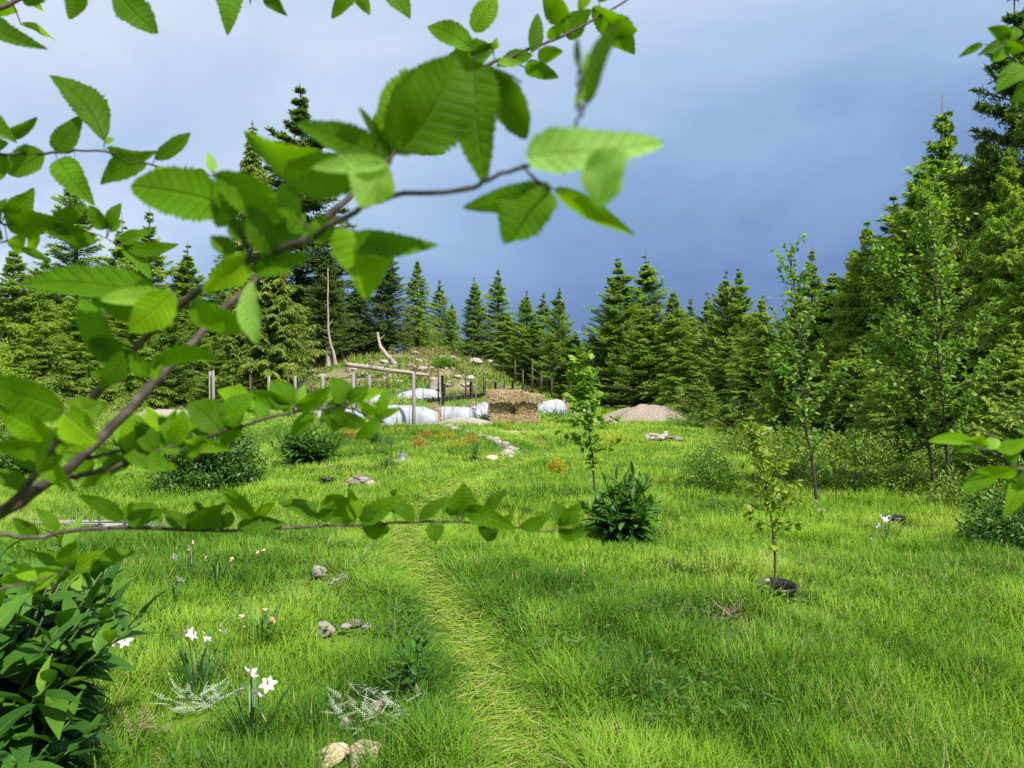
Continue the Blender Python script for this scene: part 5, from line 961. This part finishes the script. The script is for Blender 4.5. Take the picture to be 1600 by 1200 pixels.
# silvery feathery plant and dry stalks
r = rngf(55)
def feathery(px, py, rad, n, label, name='silver_plant', mat='silver', cat='silver-leaved plant', L_=.10):
    p = G(px, py); mb = MB(); a = r.uniform(0, 6.28, n); q = rad * np.sqrt(r.random(n)); B = np.stack([np.cos(a) * q, np.sin(a) * q, .01 + .06 * r.random(n)], -1); D = unit(np.stack([r.normal(0, 1, n), r.normal(0, 1, n), r.uniform(.1, .8, n)], -1))
    for k in range(n):
        m_ = 14; u = np.linspace(.05, 1, m_); P = B[k] + D[k] * (u * L_)[:, None]; s = unit(np.cross(D[k], [0, 0, 1])); sg = np.where(np.arange(m_) % 2, 1, -1)[:, None]
        mb.add(*blades(P, D[k] * .7 + s * sg, [0, 0, 1], L_ * .25 * (1.1 - u), .006, SM, v=r.random())); mb.add(*tube([B[k], B[k] + D[k] * L_], .001, 3))
    o = mb.build(name, M[mat]); o.location = p; return tag(o, label, cat)
feathery(585, 1118, .22, 60, 'silvery feathery plant lying in grass at the bottom left of the path')
feathery(628, 1068, .04, 8, 'tiny silvery frond beside the small young plant')
feathery(300, 1110, .14, 40, 'silvery feathery plant between the corner plant and the nearest daffodils')
feathery(1135, 975, .10, 26, 'tangle of dry brown twigs in the grass left below the black pot', 'dry_twigs', 'twig_debris', 'dry twigs', .14)
feathery(210, 1165, .12, 26, 'tangle of dry brown stalks beside the corner plant', 'dry_twigs', 'twig_debris', 'dry twigs', .14)
# ------------------------------------------------------------------ the near alder whose boughs cross the view
def pxpath(L): return np.array([at(a, b, d) for a, b, d in L])
nS = 35; tS = np.linspace(0, 1, nS); envS = np.sin(math.pi * np.clip(tS, 0, 1) ** 0.82) ** 0.72; envS[0] = .06
def serrate(r):
    p = r.uniform(.62, .95); q = r.uniform(.62, .85); e = np.sin(math.pi * tS ** p) ** q; e[0] = .05; w = e / e.max() * (1 - .11 * (np.arange(nS) % 2) * r.uniform(.6, 1.5, nS)) * (1 - .07 * (np.arange(nS) % 6 == 0)) * (1 + .05 * np.sin(tS * r.uniform(4, 9) + r.uniform(0, 6)))
    o_ = list(zip(tS, w)); o_[-1] = (1, 0); return o_
def smooth(P, n=40):
    P = np.asarray(P); m_ = len(P); s = np.linspace(0, m_ - 1, n); i = np.clip(s.astype(int), 0, m_ - 2); f = (s - i)[:, None]
    g = lambda k: P[np.clip(k, 0, m_ - 1)]
    p0, p1, p2, p3 = g(i - 1), g(i), g(i + 1), g(i + 2)
    return .5 * (2 * p1 + (p2 - p0) * f + (2 * p0 - 5 * p1 + 4 * p2 - p3) * f ** 2 + (3 * p1 - p0 - 3 * p2 + p3) * f ** 3)
def bough(root, path, r0, r1, leaves, seed, label=None, dscale=1.0, name='bough'):
    """path: (px, py, distance); leaves: (base px, base py, tip px, tip py, width px[, side curve, tone, distance offset])"""
    r = rngf(seed); P = smooth(pxpath(path), 60); n = len(P); rad = np.linspace(r0, r1, n) * (1 + .22 * np.exp(-((np.arange(n) % 9 - 4) / 1.0) ** 2)); P[1:-1] += r.normal(0, .0007, (n - 2, 3))
    c_ = np.array(root.location); mb = MB(); mb.add(*tube(P - c_, rad, 9))
    scr = np.stack([800 + P[:, 0] / P[:, 1] * F, HOR - (P[:, 2] - CAMZ) / P[:, 1] * F], -1); lm = MB(); pm = MB()
    for lf in leaves:
        bx, by, tx, ty, w = lf[:5]; sc_ = lf[5] if len(lf) > 5 else r.uniform(-.10, .10); v = lf[6] if len(lf) > 6 else r.uniform(.15, .9); dd = lf[7] if len(lf) > 7 else 0.0
        i = int(np.argmin(np.hypot(scr[:, 0] - bx, scr[:, 1] - by))); d0 = P[i, 1] + dd; B = at(bx, by, d0); Ln = math.hypot(tx - bx, ty - by) * d0 / F
        T_ = at(tx, ty, d0 + r.uniform(-.25, .25) * Ln); D = T_ - B; Lr = np.linalg.norm(D); D = D / Lr; roll = r.uniform(.15, .55) * r.choice([-1, 1])
        view = unit(-B + [0, 0, CAMZ]); S = unit(np.cross(D, view)); Nn = np.cross(S, D); Nn = Nn * math.cos(roll) + S * math.sin(roll)
        if Nn[2] < -0.25 and r.random() < .5: Nn = -Nn
        W = w * d0 / F / math.cos(roll) * 1.06; bend = r.uniform(.08, .45)
        Tip = B + D * Lr + Nn * bend * Lr; D2 = Tip - B
        lm.add(*blades(B[None] - c_, D2[None], Nn[None], np.linalg.norm(D2), W, serrate(r), bend=bend, fold=r.uniform(.12, .55), side=sc_, v=v, wave=r.uniform(.06, .22)))
        if np.linalg.norm(P[i] - B) < .045 and v < .96:
            mid = (P[i] + B) / 2 + [0, 0, -.002]; mb.add(*tube(smooth([P[i] - c_, mid - c_, B - c_, B - c_ + D * .006], 7), np.linspace(.0006, .0005, 7), 5))
    b_ = mb.build(name, M['alder_bark'], root, smooth=True)
    if label: b_['label'] = label
    if lm.n: lm.build('foliage', M['alder'], b_, smooth=True)
    return b_
root = thing('alder_tree', 'young alder with leafy boughs crossing the left and top close up', 'tree', (-0.98, 0.62, gz(-.98, .62)))
c_ = np.array(root.location)
mb = MB(); J = at(-40, 828, .70); mb.add(*tube(smooth(np.array([[-.98, .62, c_[2] - .1], [-.95, .64, .5], [-.84, .68, 1.0], [-.72, .70, 1.25], list(J)]), 30) - c_, np.linspace(.026, .008, 30), 12)); mb.build('trunk', M['alder_bark'], root, smooth=True)
mb = MB(); J2 = at(-60, 200, .95); mb.add(*tube(smooth(np.array([[-.95, .64, .5], [-1.05, .8, 1.1], [-.98, .92, 1.6], [-.85, .95, 2.0], [-.6, .98, 2.3], [.1, 1.0, 2.32], [.35, 1.0, 2.25]]), 40) - c_, np.linspace(.018, .003, 40), 9)); mb.build('limb', M['alder_bark'], root, smooth=True)
# A: dark stem sweeping from the lower left to the centre top
bough(root, [(-40, 828, .70), (25, 778, .67), (110, 668, .64), (210, 545, .61), (300, 462, .58), (370, 415, .56), (480, 372, .53), (560, 327, .51), (612, 306, .50), (720, 297, .48), (770, 277, .46), (818, 262, .45)], .0036, .0011, [
            (858, 298, 795, 372, 84, .05, .35, .04), (862, 294, 738, 322, 40, .1, .3, .04), (866, 296, 988, 366, 34, -.08, .55, .04),
    (546, 372, 664, 382, 42, .18, .3), (556, 362, 570, 456, 100, .0, .65), (490, 378, 520, 340, 36), (400, 425, 480, 404, 34), (388, 400, 320, 452, 44), (365, 405, 332, 372, 30, 0, .2), (395, 440, 402, 536, 34, .08, 1.0), (300, 478, 388, 512, 46, .0, .5), (415, 415, 470, 345, 44, 0, .4), (430, 395, 395, 330, 44, 0, .3), (470, 340, 440, 290, 40, 0, .5),     (255, 468, 28, 446, 54, .10, .35), (262, 462, 158, 468, 30, .0, .9, -.02), (272, 456, 205, 517, 56, .0, .8, -.02), (215, 500, 150, 462, 40, 0, .3), (168, 548, 130, 472, 44, 0, .4), (195, 560, 140, 535, 48, .1, .05), (205, 545, 160, 600, 34, 0, .15), (200, 575, 150, 582, 22), (240, 575, 338, 562, 30, .28, .4), (236, 592, 254, 556, 24, 0, .7), (232, 588, 205, 548, 26, 0, .5),
    (100, 642, -14, 604, 60, .1, .4), (108, 640, 166, 632, 40, 0, .9, -.02), (100, 645, 150, 690, 54, 0, .85, -.02), (82, 682, 0, 640, 40), (75, 700, -10, 698, 34), (80, 690, 148, 688, 36), (92, 668, 60, 745, 40, 0, .3), (60, 735, 20, 700, 34), (70, 718, 110, 760, 30), (40, 765, -10, 740, 30)], 1, 'dark slender bough arching to the centre with the largest blurred leaves')
bough(root, [(608, 307, .50), (596, 280, .505), (612, 246, .51), (660, 180, .53), (725, 118, .535), (770, 108, .535), (815, 130, .53)], .0013, .0006, [
    (632, 232, 708, 95, 120, .1, .2, -.05), (612, 240, 690, 100, 90, -.1, .05), (740, 112, 757, 276, 82, .0, .3, -.04), (758, 108, 822, 218, 60, -.12, .15, -.02), (680, 150, 800, 130, 70, .1, .1, -.01), (700, 145, 600, 195, 90, .1, .6), (640, 205, 725, 165, 80, .0, .7, -.01),
    (600, 262, 388, 207, 72, -.22, .35), (606, 258, 503, 262, 30, .0, .97, -.06), (606, 256, 562, 324, 76, .05, .98, -.06), (604, 250, 480, 200, 50, .0, .25), (612, 246, 566, 176, 18, .1, .1)], 21)
bough(root, [(392, 402, .555), (378, 365, .555), (352, 310, .56), (332, 268, .565)], .0012, .0006, [
    (352, 322, 208, 293, 84, .06, .45), (338, 272, 484, 362, 56, -.05, .45, -.02), (362, 330, 400, 300, 40, 0, .45), (370, 345, 340, 310, 48, 0, .4), (380, 375, 360, 345, 36, .1, .2)], 22)
# pale close leaf and the upright shoot beyond the end of A
bough(root, [(818, 262, .45), (845, 250, .41), (880, 222, .385), (905, 182, .38), (903, 140, .38), (905, 90, .38)], .0011, .0005, [
    (822, 246, 1008, 228, 66, .12, 1.0, -.07), (962, 232, 938, 324, 74, .12, .98, -.055), (915, 165, 968, 32, 34, -.10, .1, .0), (906, 112, 902, 62, 11, 0, .05), (908, 120, 918, 80, 9, 0, .9), (900, 170, 912, 130, 12, 0, .95)], 2, 'short upright shoot with a pale blurred leaf nearest the camera')
# B: lit straight stem to the top edge
bough(root, [(-40, 828, .70), (40, 775, .715), (130, 712, .73), (240, 600, .76), (325, 510, .80), (380, 455, .83), (460, 385, .86), (540, 314, .88), (640, 215, .92), (722, 124, .95), (830, 78, .98), (905, 45, 1.0), (985, -2, 1.03), (1040, -50, 1.05)], .0056, .0009, [
    (740, 80, 672, 46, 38, .1), (741, 52, 772, 4, 38, 0, .6), (770, 76, 700, 108, 42, 0, .45), (735, 85, 775, 72, 20), (770, 78, 776, 62, 12), (772, 95, 815, 100, 14, .1, .9), (830, 84, 840, 24, 24, 0, .15), (832, 88, 780, 104, 24, .1, .4), (842, 98, 876, 84, 26), (820, 106, 870, 122, 26, 0, .2), (820, 108, 845, 100, 16),
    (892, 34, 850, -4, 38, 0, .3), (898, 30, 878, 52, 24, 0, .5), (925, 14, 995, 50, 40, .2, .35), (955, 30, 988, 82, 44, -.15, .4), (905, 20, 925, -12, 16, 0, .8), (935, 5, 955, -20, 20), (885, 60, 920, 22, 34, 0, .4), (855, 60, 880, 40, 20), (640, 215, 600, 190, 30, 0, .3), (650, 205, 690, 235, 40, 0, .4), (575, 200, 565, 175, 8), (610, 250, 590, 190, 36, 0, .5)], 3, 'straight lit grey-barked bough rising to the top edge')
# C and its twig: low arching boughs with many leaves
bough(root, [(88, 746, .735), (130, 742, .75), (200, 722, .78), (262, 698, .80), (330, 680, .82), (430, 650, .86), (500, 638, .89), (545, 636, .91), (575, 652, .92), (602, 661, .93)], .0029, .0008, [
    (345, 676, 296, 630, 52, .1, .2), (348, 672, 302, 668, 40, 0, .15), (350, 665, 392, 620, 36, 0, .4), (352, 668, 378, 638, 26, 0, .7), (398, 640, 340, 610, 30, .1), (455, 636, 425, 596, 42, 0, .3), (457, 634, 442, 640, 30), (460, 634, 515, 604, 28, .1, .5), (452, 634, 395, 612, 26, .05, .45), (462, 632, 475, 600, 16, 0, .95),
    (540, 628, 518, 592, 38, 0, .3), (542, 628, 505, 655, 28, 0, .25), (545, 626, 575, 605, 22), (548, 626, 596, 612, 18), (520, 645, 572, 662, 28, .1, .15), (530, 642, 520, 675, 36, 0, .4), (490, 645, 458, 678, 26, 0, .35), (592, 652, 562, 628, 20, 0, .8), (590, 652, 602, 612, 20, 0, .5), (592, 655, 622, 640, 14), (592, 655, 560, 682, 22, 0, .35),
    (330, 684, 290, 720, 22), (285, 700, 250, 655, 36, .1, .3), (282, 702, 230, 690, 34, .1, .35), (290, 696, 322, 690, 30), (262, 722, 262, 735, 30), (240, 705, 212, 660, 34, 0, .25), (235, 706, 180, 690, 34, .1, .2), (220, 712, 262, 735, 34, 0, .3), (205, 720, 160, 742, 28), (190, 724, 150, 700, 26), (300, 690, 350, 700, 26), (380, 664, 345, 695, 24, 0, .3), (415, 652, 380, 632, 26), (170, 730, 130, 760, 24), (140, 740, 100, 700, 32, 0, .3), (262, 700, 285, 645, 30, .1, .6), (210, 715, 200, 650, 40, 0, .6)], 4, 'low arching bough with fans of leaves in front of the fence posts')
bough(root, [(130, 716, .73), (180, 706, .77), (232, 688, .81), (258, 670, .83)], .0022, .0008, [(235, 690, 200, 645, 30), (240, 686, 300, 668, 22, .1, .6), (205, 700, 180, 660, 28), (255, 672, 232, 640, 22), (258, 670, 275, 640, 16, 0, .8), (190, 702, 232, 730, 24)], 5)
# D: the long horizontal bough
bough(root, [(-90, 840, .80), (0, 836, .84), (50, 841, .86), (120, 829, .88), (200, 825, .90), (350, 829, .94), (470, 823, .97), (610, 818, 1.0), (700, 815, 1.02), (790, 824, 1.04), (850, 829, 1.05), (905, 829, 1.06)], .0030, .0007, [
    (192, 812, 122, 775, 26, .15, .15), (195, 812, 205, 788, 16, 0, .5), (198, 812, 258, 796, 28, .15, .2), (252, 816, 208, 792, 22, .1, .2), (288, 822, 256, 800, 26, 0, .15), (290, 822, 345, 790, 30, .1, .2), (352, 824, 292, 812, 36, .1, .1), (355, 824, 360, 800, 22, 0, .3), (395, 812, 350, 768, 26, .15, .25), (400, 815, 425, 790, 18), (370, 822, 440, 818, 26, .1, .1), (498, 814, 438, 788, 26, .18, .15), (502, 815, 520, 785, 22, 0, .2), (556, 812, 508, 776, 44, .1, .3), (555, 812, 545, 770, 24, 0, .7), (562, 814, 626, 776, 34, .08, .35), (588, 812, 584, 843, 44, 0, .2), (560, 810, 600, 790, 24, 0, .1), (646, 815, 604, 794, 24, .15, .15), (655, 812, 692, 782, 20, .12, .15), (712, 806, 722, 762, 44, .05, .2), (676, 818, 680, 844, 30, 0, .2), (714, 802, 690, 782, 30, 0, .2), (726, 796, 794, 822, 30, -.1, .4), (728, 800, 740, 782, 16, 0, .7), (756, 800, 790, 766, 20, .12, .15), (770, 818, 762, 844, 34, 0, .02), (785, 822, 800, 800, 14), (812, 824, 856, 800, 22, .18, .3), (882, 822, 866, 788, 26, 0, .2), (880, 822, 905, 786, 26, 0, .25), (872, 829, 918, 830, 22, .2, .2), (612, 775, 620, 766, 10, 0, .05), (312, 800, 302, 785, 14), (60, 836, 22, 812, 22), (90, 832, 60, 800, 20, 0, .3)], 6, 'long thin horizontal bough with drooping leaves across the lawn')
# E, E2: thin boughs at the left against the sky
bough(root, [(-90, 246, .86), (0, 242, .88), (70, 240, .90), (160, 237, .91), (240, 259, .92), (300, 272, .93), (335, 275, .94)], .0019, .0006, [
    (165, 222, 92, 134, 48, .12, .1), (88, 237, 128, 184, 34, .1, .15), (170, 232, 242, 236, 24, .3, .3), (243, 250, 297, 210, 26, .12, .1), (230, 256, 165, 286, 36, .15, .25), (92, 250, 146, 318, 44, .1, .45), (72, 240, 18, 270, 44, -.1, .3), (5, 213, 57, 186, 20, .12, .1), (-30, 182, 22, 220, 34, 0, .3), (-20, 242, 2, 282, 40, 0, .35), (-28, 235, 15, 224, 24, 0, .5), (334, 270, 326, 238, 16, 0, .97), (165, 224, 180, 218, 10, 0, .9), (325, 273, 300, 268, 10), (245, 262, 262, 282, 14)], 7, 'thin dark bough against the pale sky at the upper left')
bough(root, [(-90, 352, .96), (0, 350, .98), (70, 354, 1.0), (130, 360, 1.01), (170, 374, 1.02), (195, 388, 1.03)], .0016, .0005, [
    (10, 336, 50, 298, 34, .1, .4), (8, 338, 82, 340, 48, .2, .35), (24, 345, 56, 330, 16, 0, .3), (80, 350, 132, 322, 28, .15, .15), (75, 352, 122, 384, 26, 0, .85), (80, 356, 130, 360, 20, .1, .2), (168, 358, 142, 324, 26, .05, .25), (170, 358, 188, 324, 20, 0, .3), (172, 362, 190, 345, 14), (195, 382, 276, 382, 24, .2, .3), (190, 378, 235, 362, 20), (195, 388, 234, 434, 24, -.1, .4), (15, 385, 40, 368, 20, 0, .8), (35, 390, 75, 408, 14, 0, .4), (150, 368, 110, 388, 24, 0, .3), (-10, 352, 10, 315, 22), (-20, 350, 5, 375, 22)], 8)
bough(root, [(-90, 385, 1.0), (0, 378, 1.02), (60, 366, 1.04), (90, 362, 1.05)], .0014, .0006, [(20, 378, 42, 392, 22, 0, .8), (60, 368, 50, 395, 16)], 9)
# F: bough just above the frame whose leaves hang into it
bough(root, [(-120, -40, .85), (-20, 18, .88), (40, -4, .9), (110, -40, .92), (300, -50, .95), (450, -45, .98), (620, -50, 1.0), (720, -80, 1.02)], .0030, .0010, [
    (-22, 22, 69, 74, 36, .28, .1), (60, -18, 44, 9, 34, 0, .2), (130, -22, 114, 24, 32, .1, .2), (190, -5, 242, 48, 52, .1, .2), (356, -32, 357, 44, 46, 0, .35), (412, -22, 447, 22, 26, 0, .2), (390, -20, 392, 8, 6, 0, .0), (550, -22, 520, 30, 30, .1, .35), (556, -14, 578, 24, 22, 0, .6), (608, -18, 640, 30, 36, .1, .3), (185, -4, 178, 8, 8), (280, -60, 250, -20, 34)], 10)
# G: low leaf spray in front of the corner plant; H and I at the right come from a second alder
bough(root, [(-90, 960, .80), (0, 922, .86), (50, 910, .88), (102, 892, .90)], .0016, .0007, [(155, 874, 206, 864, 26, .1, .35), (104, 890, 158, 862, 28, .1, .6), (100, 892, 0, 910, 26, .1, .5), (98, 888, 60, 868, 26, 0, .3), (102, 886, 118, 846, 30, 0, .4), (108, 890, 152, 888, 24, 0, .2), (55, 908, 20, 885, 22, 0, .7), (90, 893, 50, 925, 20, 0, .7)], 11)
root2 = thing('alder_tree', 'second young alder reaching in from the right edge with a few close leaves', 'tree', (0.98, 0.95, gz(.98, .95))); c2 = np.array(root2.location)
mb = MB(); mb.add(*tube(smooth(np.array([[.98, .95, c2[2] - .1], [1.0, .93, .7], [.95, .92, 1.25], [.92, .93, 1.6], [.9, .95, 2.1], [.82, .97, 2.4]]), 30) - c2, np.linspace(.020, .004, 30), 10)); mb.build('trunk', M['alder_bark'], root2, smooth=True)
bough(root2, [(1960, 800, .94), (1700, 775, .90), (1590, 732, .88), (1552, 708, .86), (1502, 694, .85)], .0028, .0009, [
    (1524, 692, 1452, 690, 20, .12, .7), (1528, 694, 1488, 700, 18, 0, .3), (1545, 698, 1508, 686, 24, .1, .8), (1555, 700, 1604, 688, 24, .12, .6), (1560, 738, 1508, 772, 30, .05, .45), (1590, 740, 1532, 735, 20, .15, .7), (1595, 756, 1574, 800, 30, 0, .7), (1598, 735, 1570, 765, 24, 0, .2), (1570, 720, 1590, 700, 22, 0, .3), (1610, 745, 1580, 748, 26, 0, .5), (1540, 700, 1560, 690, 20, 0, .9)], 12, 'right-hand low bough with bright close leaves')
bough(root2, [(1960, 300, .96), (1700, 120, .95), (1600, 82, .94), (1572, 68, .93)], .0024, .0008, [(1575, 62, 1544, 47, 24, 0, .25), (1532, 71, 1497, 90, 12, .1, .3), (1566, 68, 1527, 88, 16, 0, .05), (1572, 70, 1546, 98, 20, 0, .6), (1565, 72, 1594, 80, 20, 0, .35), (1605, 108, 1558, 142, 34, .1, .45), (1612, 130, 1580, 158, 30, 0, .15), (1570, 66, 1590, 50, 22, 0, .4)], 13, 'right-hand high twig with small leaves against the fir')
# close spruce shoots with fresh tips at the right edge
root3 = thing('young_spruce', 'young spruce at the right edge with fresh pale green shoot tips', 'tree', (2.9, 3.4, gz(2.9, 3.4))); c3 = np.array(root3.location)
mb = MB(); mb.add(*tube(np.array([[2.9, 3.4, c3[2] - .05], [2.88, 3.4, .8], [2.9, 3.42, 1.9]]) - c3, [.025, .018, .004], 8)); mb.build('trunk', M['dark_stem'], root3)
r = rngf(91); nm = MB(); sm = MB()
for path in ([(1740, 660, 3.4), (1600, 648, 3.3), (1550, 634, 3.25)], [(1740, 700, 3.4), (1590, 690, 3.3), (1530, 676, 3.2)], [(1740, 640, 3.5), (1620, 640, 3.5), (1580, 655, 3.5)], [(1740, 560, 3.5), (1650, 560, 3.5), (1612, 570, 3.5)]):
    P = smooth(pxpath(path), 30); sm.add(*tube(P - c3, np.linspace(.006, .002, 30), 5))
    for side_ in (-1, 0, 1):
        for i0 in range(6, 30, 5):
            b = P[i0]; t_ = unit(P[min(i0 + 1, 29)] - P[i0 - 1]); d = unit(t_ + side_ * np.array([0, .5, .45]) + r.normal(0, .1, 3)); l_ = .11 * (1.2 - i0 / 40)
            u = r.random(70); Bn = b + d * (u * l_)[:, None]; rd = unit(np.cross(d, r.normal(0, 1, (70, 3)))); nm.add(*blades(Bn - c3, d * .75 + rd * .8, [0, 0, 1], .017, .0026, SM, v=np.clip(.3 + .7 * (u > .55) + .1 * r.normal(0, 1, 70), 0, 1)))
sm.build('branches', M['dark_stem'], root3); nm.build('foliage', leafmat('fresh_needles', [(0, (.06, .12, .02)), (.5, (.14, .22, .03)), (1, (.42, .52, .10))], .3), root3)

def side_twigs(root, trunk, zlo, n, dirx, seed, needles=False):
    """leafy twigs that fill the crown outside the picture"""
    r = rngf(seed); c_ = np.array(root.location); trunk = np.asarray(trunk, float); tm_ = MB(); lm_ = MB(); zs = trunk[:, 2]
    for i in range(n):
        z = r.uniform(zlo, zs.max() * .98); b = np.array([np.interp(z, zs, trunk[:, 0]), np.interp(z, zs, trunk[:, 1]), z]); a = r.uniform(-1.35, 1.35); L_ = r.uniform(.18, .42)
        d = unit(np.array([dirx * math.cos(a), math.sin(a), r.uniform(.1, .7)])); u = np.linspace(0, 1, 6)[:, None]; P = b + d * L_ * u + np.array([0, 0, -.06]) * u ** 2; tm_.add(*tube(P - c_, np.linspace(.003, .0008, 6), 5))
        if needles:
            m_ = 130; q = r.random(m_); B = b + d * (q * L_)[:, None]; rd = unit(np.cross(d, r.normal(0, 1, (m_, 3)))); lm_.add(*blades(B - c_, d * .7 + rd * .8, [0, 0, 1], .02, .0028, SM, v=np.clip(.25 + .5 * q + .1 * r.normal(0, 1, m_), 0, 1)))
        else:
            m_ = 6; q = np.linspace(.25, 1, m_); B = b + d * (q * L_)[:, None] - np.array([0, 0, .06]) * (q ** 2)[:, None]; s_ = np.where(np.arange(m_) % 2, 1., -1.)[:, None]; e = unit(np.cross(d, [0, 0, 1]))
            for j in range(m_): lm_.add(*blades(B[j][None] - c_, (d * .6 + e * s_[j] * .8)[None], (np.array([0, 0, 1.]) + r.normal(0, .3, 3))[None], r.uniform(.045, .07), r.uniform(.026, .038), serrate(r), bend=r.uniform(.1, .4), fold=.3, v=r.uniform(.2, .85), wave=.12))
    return tm_, lm_
for rt, tr, zl, n, dx, sd, nd in [(root, [[-.98, .62, 0], [-.95, .64, .5], [-.84, .68, 1.0], [-.76, .70, 1.25]], .5, 22, -1, 1, False), (root, [[-.95, .64, .5], [-1.05, .8, 1.1], [-.98, .92, 1.6], [-.85, .95, 2.0], [-.6, .98, 2.3]], .9, 30, -1, 2, False), (root2, [[.98, .95, 0], [1.0, .93, .7], [.95, .92, 1.25], [.92, .93, 1.6], [.9, .95, 2.1], [.82, .97, 2.4]], .55, 44, 1, 3, False)]:
    tm_, lm_ = side_twigs(rt, tr, zl, n, dx, sd); o_ = tm_.build('twigs', M['alder_bark'], rt, smooth=True); lm_.build('foliage', M['alder'], o_, smooth=True)
for k in range(2):
    tm_, lm_ = side_twigs(root3, [[2.9, 3.4, 0], [2.88, 3.4, .8], [2.9, 3.42, 1.9]], .15, 45, 1 - 2 * k * 0 if k == 0 else 1, 4 + k, True); o_ = tm_.build('twigs', M['dark_stem'], root3); lm_.build('foliage', bpy.data.materials['fresh_needles'], o_)
